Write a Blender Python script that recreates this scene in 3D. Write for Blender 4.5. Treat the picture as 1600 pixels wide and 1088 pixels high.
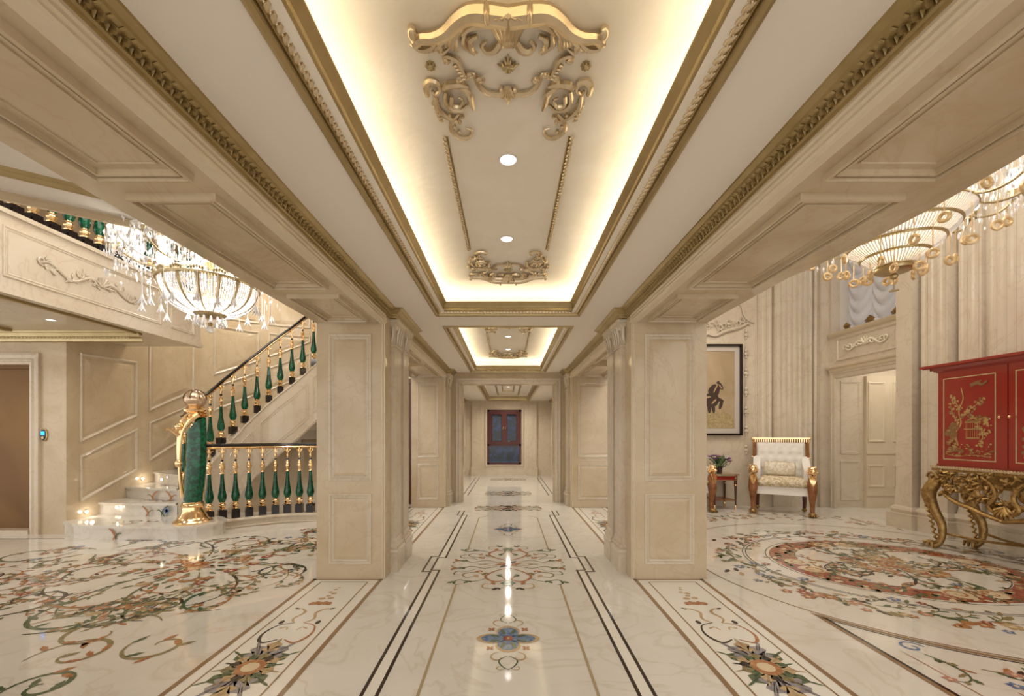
import bpy, bmesh, math, random
from mathutils import Vector, Matrix
random.seed(7)
PI = math.pi
for o in list(bpy.data.objects): bpy.data.objects.remove(o)
S = bpy.context.scene
C = S.collection
F = 650.0; H = 1.25; VX = 794.0; VY = 677.0
# ---------------------------------------------------------------- camera, world, lights, exposure
cam = bpy.data.cameras.new('camera'); co = bpy.data.objects.new('camera', cam); C.objects.link(co)
cam.sensor_width = 36; cam.sensor_fit = 'HORIZONTAL'; cam.lens = F / 1600 * 36
cam.shift_x = (800 - VX) / 1600; cam.shift_y = (VY - 544) / 1600
cam.clip_start = .05; co.location = (0, 0, H); co.rotation_euler = (PI / 2, 0, 0)
S.camera = co
S.view_settings.view_transform = 'Standard'; S.view_settings.look = 'None'
S.view_settings.gamma = 1; S.view_settings.use_curve_mapping = False
S.view_settings.exposure = 1.04
w = bpy.data.worlds.new('world'); S.world = w; w.use_nodes = True
w.node_tree.nodes['Background'].inputs[0].default_value = (1.0, .94, .87, 1)
w.node_tree.nodes['Background'].inputs[1].default_value = .86
def lamp(name, kind, loc, power, col, size=.3, rot=(0, 0, 0), size_y=None, spot=None):
    l = bpy.data.lights.new(name, kind); l.energy = power; l.color = col
    if kind == 'AREA':
        l.size = size
        if size_y: l.shape = 'RECTANGLE'; l.size_y = size_y
    else: l.shadow_soft_size = size
    if spot: l.spot_size = spot; l.spot_blend = .8
    o = bpy.data.objects.new(name, l); C.objects.link(o); o.location = loc; o.rotation_euler = rot
    return o
WARM = (1, .91, .78)
WHITE = (1, .96, .9)
lamp('left_hall_light', 'AREA', (-3.2, 3.2, 4.5), 30, WHITE, 2.6)
lamp('right_hall_light', 'AREA', (3.7, 3.8, 5.3), 34, WHITE, 2.6)
lamp('under_gallery_light', 'AREA', (-6.2, 3.6, 2.44), 3.5, WARM, 1.2)
for y_ in (8.2, 9.2, 10.4, 11.4): lamp('back_room_light', 'SPOT', (0, y_, 2.27), 22, WARM, .04, spot=2.9)
lamp('side_bay_light', 'AREA', (-2.2, 5.4, 2.9), 8, WARM, .6)
lamp('side_bay_light', 'AREA', (2.6, 5.9, 3.4), 14, WARM, .8)
lamp('vestibule_light', 'AREA', (6.3, 6.2, 2.6), 7, WARM, .8)
lamp('stair_light', 'AREA', (-4.5, 7.0, 4.4), 20, WARM, 1.0)

# ---------------------------------------------------------------- materials
MATS = {}
def mat(name, col, rough=.4, metal=0., col2=None, scale=3., bump=0., bscale=40., emit=0., trans=0., detail=4, coat=0., ior=1.5, spec=.5, vein=None, contrast=(.35, .65)):
    m = bpy.data.materials.new(name); m.use_nodes = True; nt = m.node_tree; b = nt.nodes['Principled BSDF']
    b.inputs['Base Color'].default_value = (*col, 1); b.inputs['Roughness'].default_value = rough
    b.inputs['Metallic'].default_value = metal; b.inputs['Transmission Weight'].default_value = trans
    b.inputs['Coat Weight'].default_value = coat; b.inputs['IOR'].default_value = ior
    b.inputs['Specular IOR Level'].default_value = spec
    if emit: b.inputs['Emission Color'].default_value = (*col, 1); b.inputs['Emission Strength'].default_value = emit
    tc = nt.nodes.new('ShaderNodeTexCoord')
    if col2 or vein:
        n = nt.nodes.new('ShaderNodeTexNoise'); n.inputs['Scale'].default_value = scale; n.inputs['Detail'].default_value = detail
        n.inputs['Distortion'].default_value = .8
        nt.links.new(tc.outputs['Object'], n.inputs['Vector'])
        r = nt.nodes.new('ShaderNodeValToRGB'); r.color_ramp.elements[0].position = contrast[0]; r.color_ramp.elements[1].position = contrast[1]
        r.color_ramp.elements[0].color = (*col, 1); r.color_ramp.elements[1].color = (*(col2 or col), 1)
        nt.links.new(n.outputs['Fac'], r.inputs['Fac']); out = r.outputs['Color']
        if vein:
            n2 = nt.nodes.new('ShaderNodeTexNoise'); n2.inputs['Scale'].default_value = scale * .8; n2.inputs['Detail'].default_value = 7
            n2.inputs['Distortion'].default_value = 2.5
            nt.links.new(tc.outputs['Object'], n2.inputs['Vector'])
            r2 = nt.nodes.new('ShaderNodeValToRGB'); e = r2.color_ramp.elements
            e[0].position = .47; e[0].color = (0, 0, 0, 1); e[1].position = .53; e[1].color = (0, 0, 0, 1)
            k = r2.color_ramp.elements.new(.5); k.color = (.55, .55, .55, 1)
            nt.links.new(n2.outputs['Fac'], r2.inputs['Fac'])
            mx = nt.nodes.new('ShaderNodeMixRGB'); mx.inputs[2].default_value = (*vein, 1)
            nt.links.new(r2.outputs['Color'], mx.inputs[0]); nt.links.new(out, mx.inputs[1]); out = mx.outputs[0]
        nt.links.new(out, b.inputs['Base Color'])
    if bump:
        n3 = nt.nodes.new('ShaderNodeTexNoise'); n3.inputs['Scale'].default_value = bscale; n3.inputs['Detail'].default_value = 5
        nt.links.new(tc.outputs['Object'], n3.inputs['Vector'])
        bp = nt.nodes.new('ShaderNodeBump'); bp.inputs['Strength'].default_value = bump; bp.inputs['Distance'].default_value = .01
        nt.links.new(n3.outputs['Fac'], bp.inputs['Height']); nt.links.new(bp.outputs[0], b.inputs['Normal'])
    MATS[name] = m; return m
M_WALL = mat('cream_marble', (.54, .43, .285), .13, col2=(.62, .51, .36), scale=2.2, vein=(.53, .40, .25), spec=.5)
M_WALLP = mat('pale_marble', (.63, .54, .42), .15, col2=(.67, .59, .47), scale=2.2, vein=(.55, .45, .33))
M_LIGHT = mat('light_marble_moulding', (.68, .58, .43), .3, col2=(.72, .62, .47), scale=4)
M_FLOOR = mat('floor_marble', (.70, .66, .59), .06, col2=(.75, .71, .65), scale=1.6, vein=(.62, .54, .44), spec=.55)
M_FLOORC = mat('floor_marble_corridor', (.70, .67, .61), .06, col2=(.75, .72, .67), scale=1.6, vein=(.61, .55, .46), spec=.55)
M_CEIL = mat('ceiling_paint', (.84, .78, .70), .75, bump=.05, bscale=60)
M_CEILW = mat('white_ceiling_paint', (.74, .69, .63), .8)
M_PLAST = mat('champagne_plaster', (.84, .77, .66), .42, bump=.35, bscale=14, col2=(.88, .82, .72), scale=4)
M_COVE = mat('cove_paint', (.86, .80, .64), .7)
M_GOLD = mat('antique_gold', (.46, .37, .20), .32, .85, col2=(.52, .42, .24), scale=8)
M_GILT = mat('polished_gilt', (.95, .68, .38), .14, 1.)
M_CHAMP = mat('champagne_gold', (.66, .54, .37), .25, .92, col2=(.74, .63, .46), scale=9)
M_GOLD2 = mat('olive_gold', (.40, .31, .15), .32, .85, col2=(.46, .36, .19), scale=8)  # darker olive gold for the corridor cornice
M_RINGG = mat('pale_gilt', (.80, .60, .34), .3, .5)
M_OLDG = mat('carved_gilt_wood', (.25, .145, .045), .4, .7, col2=(.44, .28, .10), scale=22)
M_GREEN = mat('malachite', (.0, .04, .018), .1, col2=(.004, .17, .075), scale=22, detail=6, contrast=(.42, .7))
M_BLACK = mat('black_marble', (.012, .008, .008), .12)
M_BRONZE = mat('bronze_door_metal', (.12, .06, .02), .3, .7, col2=(.17, .09, .03), scale=1)
M_RED = mat('red_lacquer', (.29, .012, .006), .2, col2=(.29, .015, .007), scale=2, coat=.5)
M_DRED = mat('mahogany', (.075, .010, .004), .25)
M_WOOD = mat('satinwood', (.30, .12, .035), .25, col2=(.20, .065, .018), scale=9)
M_DWOOD = mat('dark_rosewood', (.09, .025, .012), .3)
M_WHITEF = mat('white_upholstery', (.84, .80, .75), .8, bump=.1, bscale=120)
M_DAMASK = mat('damask', (.80, .75, .64), .6, col2=(.66, .57, .42), scale=30, contrast=(.47, .53))
M_DAMASKG = mat('gold_damask', (.50, .38, .20), .5, col2=(.74, .67, .52), scale=26, contrast=(.45, .55))
M_CURT = mat('white_silk_curtain', (.74, .76, .84), .45)
M_CRY = mat('crystal', (1, 1, 1), .03, trans=.5, ior=1.5, spec=.9)
M_CRYW = mat('frosted_crystal', (.95, .94, .97), .12, trans=.0, ior=1.5, spec=.8)
M_BULB = mat('lamp_glow', (1, .93, .82), .5, emit=9)
M_LED = mat('led_glow', (1, .925, .74), .5, emit=5.6)
M_STEPL = mat('step_light_glow', (1, .86, .6), .5, emit=7)
M_DLT = mat('downlight_glow', (1, .95, .95), .5, emit=2)
M_GLASS = mat('dark_glass', (.004, .008, .02), .03, col2=(.01, .03, .10), scale=6, contrast=(.45, .6))
M_BLUE = mat('screen_blue', (.01, .25, .9), .3, emit=1.6)
M_BRDOOR = mat('brown_door', (.10, .035, .015), .3)  # dark brown of the door behind the near left pier
M_BROWNL = mat('brown_line', (.27, .17, .085), .08)
M_BEIGEL = mat('beige_line', (.42, .33, .2), .08)
M_BLK = mat('black_inlay', (.02, .011, .009), .07)
M_WLINE = mat('white_inlay', (.8, .77, .7), .07)
I_RUST = mat('rust_inlay', (.34, .12, .045), .08, col2=(.46, .22, .09), scale=30)
I_RED = mat('red_inlay', (.25, .035, .018), .08, col2=(.36, .10, .06), scale=18)
I_GRN = mat('green_inlay', (.05, .09, .04), .08, col2=(.12, .17, .09), scale=30)
I_OLV = mat('olive_inlay', (.22, .17, .08), .08, col2=(.3, .25, .12), scale=30)
I_TAN = mat('tan_inlay', (.45, .29, .13), .08, col2=(.55, .42, .25), scale=30)
I_BLU = mat('blue_inlay', (.06, .12, .28), .08, col2=(.2, .3, .42), scale=40)
I_GRY = mat('grey_inlay', (.22, .2, .21), .08, col2=(.32, .3, .32), scale=30)
I_DK = mat('dark_inlay', (.03, .022, .02), .08)
I_PNK = mat('pink_inlay', (.5, .25, .18), .08)
I_CREAM = mat('cream_inlay', (.68, .55, .36), .08)
INL = [I_RUST, I_RED, I_GRN, I_OLV, I_TAN, I_BLU, I_GRY, I_DK, I_PNK, I_CREAM, M_BLK, M_WLINE, M_BROWNL, M_BEIGEL]
RUST, RED, GRN, OLV, TAN, BLU, GRY, DK, PNK, CRM, BLK, WHT, BRN, BEI = range(14)

# ---------------------------------------------------------------- mesh builder
class MB:
    def __init__(s): s.v = []; s.f = []; s.m = []; s.mi = 0; s.T = None
    def add(s, vs, fs):
        n = len(s.v)
        if s.T is not None: vs = [tuple(s.T @ Vector(p)) for p in vs]
        s.v += [tuple(p) for p in vs]; s.f += [tuple(i + n for i in f) for f in fs]; s.m += [s.mi] * len(fs)
    def box(s, x0, y0, z0, x1, y1, z1):
        s.add([(x0, y0, z0), (x1, y0, z0), (x1, y1, z0), (x0, y1, z0), (x0, y0, z1), (x1, y0, z1), (x1, y1, z1), (x0, y1, z1)],
              [(0, 3, 2, 1), (4, 5, 6, 7), (0, 1, 5, 4), (1, 2, 6, 5), (2, 3, 7, 6), (3, 0, 4, 7)])
    def prism(s, poly, z0, z1):
        n = len(poly)
        s.add([(x, y, z0) for x, y in poly] + [(x, y, z1) for x, y in poly],
              [tuple(range(n))[::-1], tuple(range(n, 2 * n))] + [(i, (i + 1) % n, n + (i + 1) % n, n + i) for i in range(n)])
    def quad(s, *p): s.add(p, [tuple(range(len(p)))])
    def tube(s, pts, r, seg=6, caps=True, flat=1.):
        pts = [Vector(p) for p in pts]; n = len(pts)
        if not hasattr(r, '__len__'): r = [r] * n
        elif len(r) != n:
            q = []
            for i in range(n):
                t = i / (n - 1) * (len(r) - 1); k = min(int(t), len(r) - 2); q.append(r[k] + (r[k + 1] - r[k]) * (t - k))
            r = q
        vs = []; up = None
        for i in range(n):
            d = (pts[min(i + 1, n - 1)] - pts[max(i - 1, 0)])
            if d.length < 1e-9: d = Vector((0, 0, 1))
            d.normalize()
            if up is None: up = d.orthogonal().normalized()
            up = (up - d * up.dot(d))
            if up.length < 1e-6: up = d.orthogonal()
            up.normalize(); sd = d.cross(up)
            for k in range(seg):
                a = 2 * PI * k / seg; vs.append(pts[i] + up * math.cos(a) * r[i] + sd * math.sin(a) * r[i] * flat)
        fs = [(i * seg + k, i * seg + (k + 1) % seg, (i + 1) * seg + (k + 1) % seg, (i + 1) * seg + k) for i in range(n - 1) for k in range(seg)]
        if caps: fs += [tuple(range(seg))[::-1], tuple(range((n - 1) * seg, n * seg))]
        s.add(vs, fs)
    def lathe(s, prof, c=(0, 0, 0), seg=12, ax='z', lobes=0, la=0., caps=True):
        vs = []
        for (r, z) in prof:
            for k in range(seg):
                a = 2 * PI * k / seg; rr = r * (1 + la * math.cos(lobes * a))
                p = (rr * math.cos(a), rr * math.sin(a), z)
                if ax == 'y': p = (p[0], p[2], p[1])
                if ax == 'x': p = (p[2], p[0], p[1])
                vs.append((c[0] + p[0], c[1] + p[1], c[2] + p[2]))
        n = len(prof)
        fs = [(i * seg + k, i * seg + (k + 1) % seg, (i + 1) * seg + (k + 1) % seg, (i + 1) * seg + k) for i in range(n - 1) for k in range(seg)]
        if caps: fs += [tuple(range(seg))[::-1], tuple(range((n - 1) * seg, n * seg))]
        s.add(vs, fs)
    def ell(s, c, r, seg=8, rings=5, rot=None):
        vs = []; R = rot
        for i in range(1, rings):
            t = PI * i / rings
            for k in range(seg):
                a = 2 * PI * k / seg; vs.append(Vector((r[0] * math.sin(t) * math.cos(a), r[1] * math.sin(t) * math.sin(a), r[2] * math.cos(t))))
        vs += [Vector((0, 0, r[2])), Vector((0, 0, -r[2]))]
        if R is not None: vs = [R @ v for v in vs]
        vs = [v + Vector(c) for v in vs]; m = (rings - 1) * seg
        fs = [(i * seg + k, i * seg + (k + 1) % seg, (i + 1) * seg + (k + 1) % seg, (i + 1) * seg + k) for i in range(rings - 2) for k in range(seg)]
        fs += [(m, k, (k + 1) % seg) for k in range(seg)] + [(m + 1, (rings - 2) * seg + (k + 1) % seg, (rings - 2) * seg + k) for k in range(seg)]
        s.add(vs, fs)
    def octa(s, c, rx, rz, ry=None):
        x, y, z = c; ry = ry or rx
        s.add([(x + rx, y, z), (x, y + ry, z), (x - rx, y, z), (x, y - ry, z), (x, y, z + rz), (x, y, z - rz)],
              [(0, 1, 4), (1, 2, 4), (2, 3, 4), (3, 0, 4), (1, 0, 5), (2, 1, 5), (3, 2, 5), (0, 3, 5)])
    def loft(s, loops, closed=True, cap=False):
        n = len(loops[0]); vs = [p for l in loops for p in l]
        rg = range(n if closed else n - 1)
        fs = [(i * n + k, i * n + (k + 1) % n, (i + 1) * n + (k + 1) % n, (i + 1) * n + k) for i in range(len(loops) - 1) for k in rg]
        if cap: fs += [tuple(range(n))[::-1], tuple(range((len(loops) - 1) * n, len(loops) * n))]
        s.add(vs, fs)
    def frame(s, O, U, V, N, rc, prof, fill=False):
        # rectangular picture-frame moulding; prof = [(inset, height)]
        O, U, V, N = map(Vector, (O, U, V, N)); u0, v0, u1, v1 = rc; loops = []
        for (i, h) in prof:
            loops.append([O + U * a + V * b + N * h for a, b in ((u0 + i, v0 + i), (u1 - i, v0 + i), (u1 - i, v1 - i), (u0 + i, v1 - i))])
        s.loft(loops)
        if fill: s.quad(*loops[-1])
    def planmould(s, pts, prof, closed=False):
        # sweep prof [(offset to left, z)] along a plan polyline
        n = len(pts); P = [Vector(p) for p in pts]; mit = []
        for i in range(n):
            a = P[i] - P[i - 1] if (i > 0 or closed) else None
            b = P[(i + 1) % n] - P[i] if (i < n - 1 or closed) else None
            na = Vector((-a.y, a.x)).normalized() if a is not None else None
            nb = Vector((-b.y, b.x)).normalized() if b is not None else None
            if na is None: m = nb
            elif nb is None: m = na
            else:
                m = (na + nb); m = m / max(m.dot(na), .2)
            mit.append(m)
        loops = [[(P[i].x + mit[i].x * o, P[i].y + mit[i].y * o, z) for i in range(n)] for o, z in prof]
        s.loft(loops, closed=closed)
    # flat inlay helpers (x, y on the floor)
    def rib(s, pts, w, z=.001):
        n = len(pts); vs = []
        if not hasattr(w, '__len__'): w = [w, w]
        for i in range(n):
            a = pts[max(i - 1, 0)]; b = pts[min(i + 1, n - 1)]; dx, dy = b[0] - a[0], b[1] - a[1]; L = math.hypot(dx, dy) or 1
            t = i / (n - 1) * (len(w) - 1); k = min(int(t), len(w) - 2); ww = (w[k] + (w[k + 1] - w[k]) * (t - k)) / 2
            vs += [(pts[i][0] - dy / L * ww, pts[i][1] + dx / L * ww, z), (pts[i][0] + dy / L * ww, pts[i][1] - dx / L * ww, z)]
        s.add(vs, [(2 * i, 2 * i + 1, 2 * i + 3, 2 * i + 2) for i in range(n - 1)])
    def leaf(s, x, y, a, L, W, z=.0014):
        ca, sa = math.cos(a), math.sin(a)
        P = [(0, 0), (.25, .42), (.42, .3), (.6, .45), (1, 0), (.6, -.45), (.42, -.3), (.25, -.42)]
        s.add([(x + ca * u * L - sa * v * W, y + sa * u * L + ca * v * W, z) for u, v in P], [tuple(range(8))])
    def acanthus(s, x, y, a, L, W, z=.0014, lobes=4):
        ca, sa = math.cos(a), math.sin(a); P = [(0, 0)]
        for k in range(lobes):
            u0 = k / lobes; env = math.sin(PI * min(1, (u0 + .35))) * .5 + .08
            P += [(u0 + .03, env * .45), (u0 + .10, env * .95), (u0 + .19, env)]
        P += [(1, 0)]; P = P + [(u, -v) for u, v in P[-2:0:-1]]
        s.add([(x + ca * u * L - sa * v * W, y + sa * u * L + ca * v * W, z) for u, v in P], [(0, i, i + 1) for i in range(1, len(P) - 1)])
    def disc(s, x, y, rx, ry, z=.0016, n=14):
        s.add([(x + rx * math.cos(2 * PI * k / n), y + ry * math.sin(2 * PI * k / n), z) for k in range(n)], [tuple(range(n))])
    def ring(s, x, y, r0, r1, ky=1., z=.001, n=72, a0=0, a1=2 * PI):
        vs = []
        for k in range(n + 1):
            a = a0 + (a1 - a0) * k / n
            for r in (r0, r1): vs.append((x + r * math.cos(a), y + r * ky * math.sin(a), z))
        s.add(vs, [(2 * k, 2 * k + 1, 2 * k + 3, 2 * k + 2) for k in range(n)])
    def build(s, name, m, parent=None, smooth=False):
        me = bpy.data.meshes.new(name); me.from_pydata(s.v, [], s.f)
        ms = m if isinstance(m, (list, tuple)) else [m]
        for x in ms: me.materials.append(x)
        if len(ms) > 1: me.polygons.foreach_set('material_index', s.m)
        bm = bmesh.new(); bm.from_mesh(me); bmesh.ops.recalc_face_normals(bm, faces=bm.faces[:]); bm.to_mesh(me); bm.free()
        if smooth:
            me.polygons.foreach_set('use_smooth', [True] * len(me.polygons))
            try: me.set_sharp_from_angle(angle=math.radians(42))
            except Exception: pass
        me.update()
        o = bpy.data.objects.new(name, me); C.objects.link(o)
        if parent: o.parent = parent
        return o
def struct(o, label, cat): o['kind'] = 'structure'; o['label'] = label; o['category'] = cat; return o
def tag(o, label, cat, group=None):
    o['label'] = label; o['category'] = cat
    if group: o['group'] = group
    return o
def thing(name, loc=(0, 0, 0), rz=0.): o = bpy.data.objects.new(name, None); C.objects.link(o); o.location = loc; o.rotation_euler = (0, 0, rz); o.empty_display_size = .1; return o
def stuff(o): o['kind'] = 'stuff'; return o
def dup(root, loc, rz=None):
    r = root.copy(); C.objects.link(r); r.location = loc
    if rz is not None: r.rotation_euler = (0, 0, rz)
    for ch in list(root.children):
        c = ch.copy(); C.objects.link(c); c.parent = r
        for g in list(ch.children): d = g.copy(); C.objects.link(d); d.parent = c
    return r
def smooth(pts, k=4):
    out = []; n = len(pts); P = [Vector(p) for p in pts]
    for i in range(n - 1):
        a, b, c, d = P[max(i - 1, 0)], P[i], P[i + 1], P[min(i + 2, n - 1)]
        for j in range(k):
            t = j / k
            out.append(tuple(.5 * ((2 * b) + (c - a) * t + (2 * a - 5 * b + 4 * c - d) * t * t + (3 * b - a - 3 * c + d) * t ** 3)))
    out.append(tuple(P[-1])); return out
def spiral(x, y, r0, r1, a0, turns, n=22):
    return [(x + (r0 + (r1 - r0) * t) * math.cos(a0 + turns * 2 * PI * t), y + (r0 + (r1 - r0) * t) * math.sin(a0 + turns * 2 * PI * t)) for t in [i / n for i in range(n + 1)]]
def floorpt(px, py): Y = F * H / (py - VY); return ((px - VX) * Y / F, Y)

# ---------------------------------------------------------------- floor
Y1, Y1b, Y2, YD = 3.563, 4.33, 7.0, 7.5
ZC, ZS = 2.34, 2.193      # corridor ceiling, beam soffit
CURB = [(-3.74, 5.3), (-3.45, 5.55), (-3.1, 5.75), (-2.75, 5.86), (-2.3, 5.92), (-1.64, 5.95)]
mb = MB()
mb.quad(*[(x, y, 0) for x, y in [(-9.5, -3.2), (-1.3725, -3.2)] + [(-1.3725, 5.95)] + CURB[::-1] + [(-3.74, 6.6), (-5.46, 6.6), (-5.46, 5.3), (-9.5, 5.3)]])
mb.quad((1.3725, -3.2, 0), (5.6, -3.2, 0), (5.6, 5.5, 0), (9, 5.5, 0), (9, 7.3, 0), (1.3725, 7.3, 0))
mb.mi = 1
mb.quad((-1.3725, -3.2, 0), (1.3725, -3.2, 0), (1.3725, 12.4, 0), (-1.3725, 12.4, 0))
mb.quad((1.3725, 7.3, 0), (2.2, 7.3, 0), (2.2, 12.4, 0), (1.3725, 12.4, 0))
mb.quad((-1.3725, 5.95, 0), (-1.3725, 12.4, 0), (-2.2, 12.4, 0), (-2.2, 5.95, 0))
floor = struct(mb.build('floor', [M_FLOOR, M_FLOORC]), 'polished cream marble floor with inlaid flowers and border lines', 'floor')
def inl(mb, name, lab=None):
    o = mb.build(name, INL, floor)
    if lab: o['label'] = lab
    return o
def rect_line(mb, x0, y0, x1, y1, w, z=.001):
    for a in ((x0, y0, x1, y0 + w), (x0, y1 - w, x1, y1), (x0, y0, x0 + w, y1), (x1 - w, y0, x1, y1)):
        mb.quad((a[0], a[1], z), (a[2], a[1], z), (a[2], a[3], z), (a[0], a[3], z))
# corridor border lines
for s in (-1, 1):
    for off, nm in ((.70, 0), (.626, 1)):
        mb = MB(); mb.mi = BLK; j = .075
        pts = [(off, .4), (off, 3.75 + (0 if nm == 0 else .04)), (off + j, 3.75 + (0 if nm == 0 else .04)), (off + j, 4.21 - (0 if nm == 0 else .04)), (off, 4.21 - (0 if nm == 0 else .04)), (off, 6.33), (off + .075, 6.33), (off + .075, 6.68)]
        for i in range(len(pts) - 1):
            a, b = pts[i], pts[i + 1]; w = .0095
            x0, x1 = sorted((s * a[0], s * b[0])); y0, y1 = sorted((a[1], b[1]))
            mb.quad((x0 - w, y0 - w, .001 + .0002 * (i % 2)), (x1 + w, y0 - w, .001 + .0002 * (i % 2)), (x1 + w, y1 + w, .001 + .0002 * (i % 2)), (x0 - w, y1 + w, .001 + .0002 * (i % 2)))
        inl(mb, 'black_border_line')
    mb = MB(); mb.mi = WHT
    mb.quad((s * .691, .4, .0006), (s * .635, .4, .0006), (s * .635, 6.3, .0006), (s * .691, 6.3, .0006)); inl(mb, 'white_border_band')
    mb = MB(); mb.mi = BEI
    for y0, y1 in ((.4, 3.43), (4.42, 6.15)):
        mb.quad((s * .422, y0, .001), (s * .438, y0, .001), (s * .438, y1, .001), (s * .422, y1, .001))
    mb.quad((s * .438, 6.15, .001), (s * .3, 6.3, .001), (s * .29, 6.28, .001), (s * .422, 6.14, .001))
    inl(mb, 'beige_border_line')
    # brown framed panels in the side bays
    for (y0, y1) in ((.6, Y1), (Y1b, Y2)):
        mb = MB(); a, b = (s * 1.07, s * 1.665); mb.mi = WHT
        mb.quad((s * 1.1, y0, .0004), (s * 1.64, y0, .0004), (s * 1.64, y1, .0004), (s * 1.1, y1, .0004))
        mb.mi = BRN
        rect_line(mb, min(a, b), y0, max(a, b), y1, .03); a, b = (s * 1.172, s * 1.575)
        rect_line(mb, min(a, b), y0 + .1, max(a, b), y1 - .07, .011); inl(mb, 'brown_framed_border')
def sp(mb, x, y, r0, r1, a0, turns, w, z=.0012, n=22): mb.rib(spiral(x, y, r0, r1, a0, turns, n), w, z)
def blossom(mb, x, y, r, n=6, c1=RUST, c2=TAN, z=.0016, a0=0):
    mb.mi = c1
    for k in range(n): a = a0 + 2 * PI * k / n; mb.leaf(x, y, a, r, r * .8, z + .00001 * k)
    mb.mi = c2; mb.disc(x, y, r * .28, r * .28, z + .0004, 8)
def medallion(cx, cy, name):
    mb = MB()
    for a, L, W in ((0, .185, .12), (PI, .185, .12), (PI / 2, .155, .15), (-PI / 2, .155, .15)):
        ca, sa = math.cos(a), math.sin(a)
        for (c, k, z) in ((TAN, 1, .0012), (BLU, .84, .0015)):
            mb.mi = c; pts = []
            for t in range(17):
                u = t / 16; wv = W * .5 * math.sin(PI * u) ** .55 * k; pts.append((u * L * (k if k < 1 else 1) + .01, wv))
            poly = pts + [(p[0], -p[1]) for p in pts[-2:0:-1]]
            mb.add([(cx + ca * u - sa * v, cy + sa * u + ca * v, z) for u, v in poly], [tuple(range(len(poly)))])
        mb.mi = GRN
        for dv in (-.02, .02): mb.leaf(cx + ca * .05 - sa * dv, cy + sa * .05 + ca * dv, a + (dv > 0 and .35 or -.35), .07, .03, .0018)
    blossom(mb, cx, cy, .035, 8, RED, TAN, .0021)
    for sx in (-1, 1):
        for sy in (-1, 1):
            blossom(mb, cx + sx * .105, cy + sy * .115, .028, 4, RUST, PNK, .0017, PI / 4)
            mb.mi = TAN; sp(mb, cx + sx * .055, cy + sy * .215, .055, .012, PI / 2 * sy * -1 if sx > 0 else PI / 2 * sy * -1, .75 * sx * sy, [.006, .014, .006])
            mb.mi = GRN; mb.rib(smooth([(cx + sx * .005, cy + sy * .2), (cx + sx * .05, cy + sy * .245), (cx + sx * .035, cy + sy * .3), (cx, cy + sy * .335)]), [.004, .009, .004], .0013)
            mb.mi = TAN; sp(mb, cx + sx * .045, cy + sy * .315, .028, .006, PI * (0 if sx < 0 else 1), -.8 * sx * sy, [.004, .007, .004])
    inl(mb, name)
medallion(0, 2.53, 'cross_flower_inlay'); medallion(0, 5.40, 'cross_flower_inlay'); medallion(0, .95, 'cross_flower_inlay')
def carpet(cx, cy, kx=1., ky=1.):
    mb = MB()
    def T(p): return (cx + p[0] * kx, cy + p[1] * ky)
    def rb(pts, w, z=.0012): mb.rib([T(p) for p in smooth(pts)], w, z)
    for sx in (-1, 1):
        for sy in (-1, 1):
            mb.mi = RUST
            rb([(.02 * sx, .12 * sy), (.12 * sx, .2 * sy), (.2 * sx, .34 * sy), (.12 * sx, .46 * sy), (.03 * sx, .42 * sy), (.06 * sx, .34 * sy)], [.012, .026, .01])
            mb.mi = OLV
            rb([(.1 * sx, .06 * sy), (.22 * sx, .12 * sy), (.34 * sx, .06 * sy), (.44 * sx, .12 * sy), (.53 * sx, .06 * sy), (.5 * sx, .02 * sy)], [.008, .02, .008])
            rb([(.2 * sx, .3 * sy), (.3 * sx, .22 * sy), (.4 * sx, .28 * sy), (.36 * sx, .36 * sy), (.28 * sx, .32 * sy)], [.008, .018, .006])
            mb.mi = GRN
            rb([(.18 * sx, .38 * sy), (.3 * sx, .46 * sy), (.42 * sx, .42 * sy), (.46 * sx, .5 * sy), (.4 * sx, .54 * sy)], [.006, .016, .006])
            rb([(.3 * sx, .14 * sy), (.36 * sx, .2 * sy), (.46 * sx, .2 * sy), (.48 * sx, .28 * sy), (.42 * sx, .3 * sy)], [.005, .012, .005])
            mb.mi = TAN
            rb([(0, .56 * sy), (.08 * sx, .62 * sy), (.2 * sx, .6 * sy), (.2 * sx, .52 * sy), (.14 * sx, .52 * sy)], [.008, .016, .006])
            rb([(.06 * sx, .02 * sy), (.16 * sx, .04 * sy), (.24 * sx, .0), (.3 * sx, .03 * sy)], [.01, .016, .006])
            for (x, y, a, c) in ((.24, .18, .6, RUST), (.4, .1, .2, GRN), (.33, .44, 1., GRN), (.14, .47, 2., RUST), (.45, .46, .5, GRN), (.3, .3, 2.2, TAN), (.2, .24, 1.2, OLV), (.1, .3, 2.4, GRN), (.5, .1, 1.3, RUST), (.08, .6, .8, DK)):
                mb.mi = c; p = T((x * sx, y * sy)); mb.leaf(p[0], p[1], math.atan2(math.sin(a) * sy, math.cos(a) * sx), .075, .045)
                mb.leaf(p[0], p[1], math.atan2(math.sin(a + 1) * sy, math.cos(a + 1) * sx), .05, .03, .0015)
    for a in range(8):
        mb.mi = (RUST, DK, GRN, TAN)[a % 4]; mb.leaf(cx, cy, a * PI / 4 + .1, .13, .05, .0018)
    for sy in (-1, 1): blossom(mb, cx, cy + .5 * sy * ky, .07, 6, GRN, DK, .0018)
    blossom(mb, cx, cy, .05, 6, RED, TAN, .0023)
    inl(mb, 'scroll_carpet_inlay')
carpet(0, 3.96); carpet(0, 6.92, 1.05, .36)
for Yb in (8.6, 11.2): carpet(0, Yb, .9, .5)
# back room border lines
mb = MB(); mb.mi = BLK
for s in (-1, 1):
    for off in (.8, .9): mb.quad((s * off, 8.3, .001), (s * (off + .02), 8.3, .001), (s * (off + .02), 11.7, .001), (s * off, 11.7, .001))
inl(mb, 'black_border_line')
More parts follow.
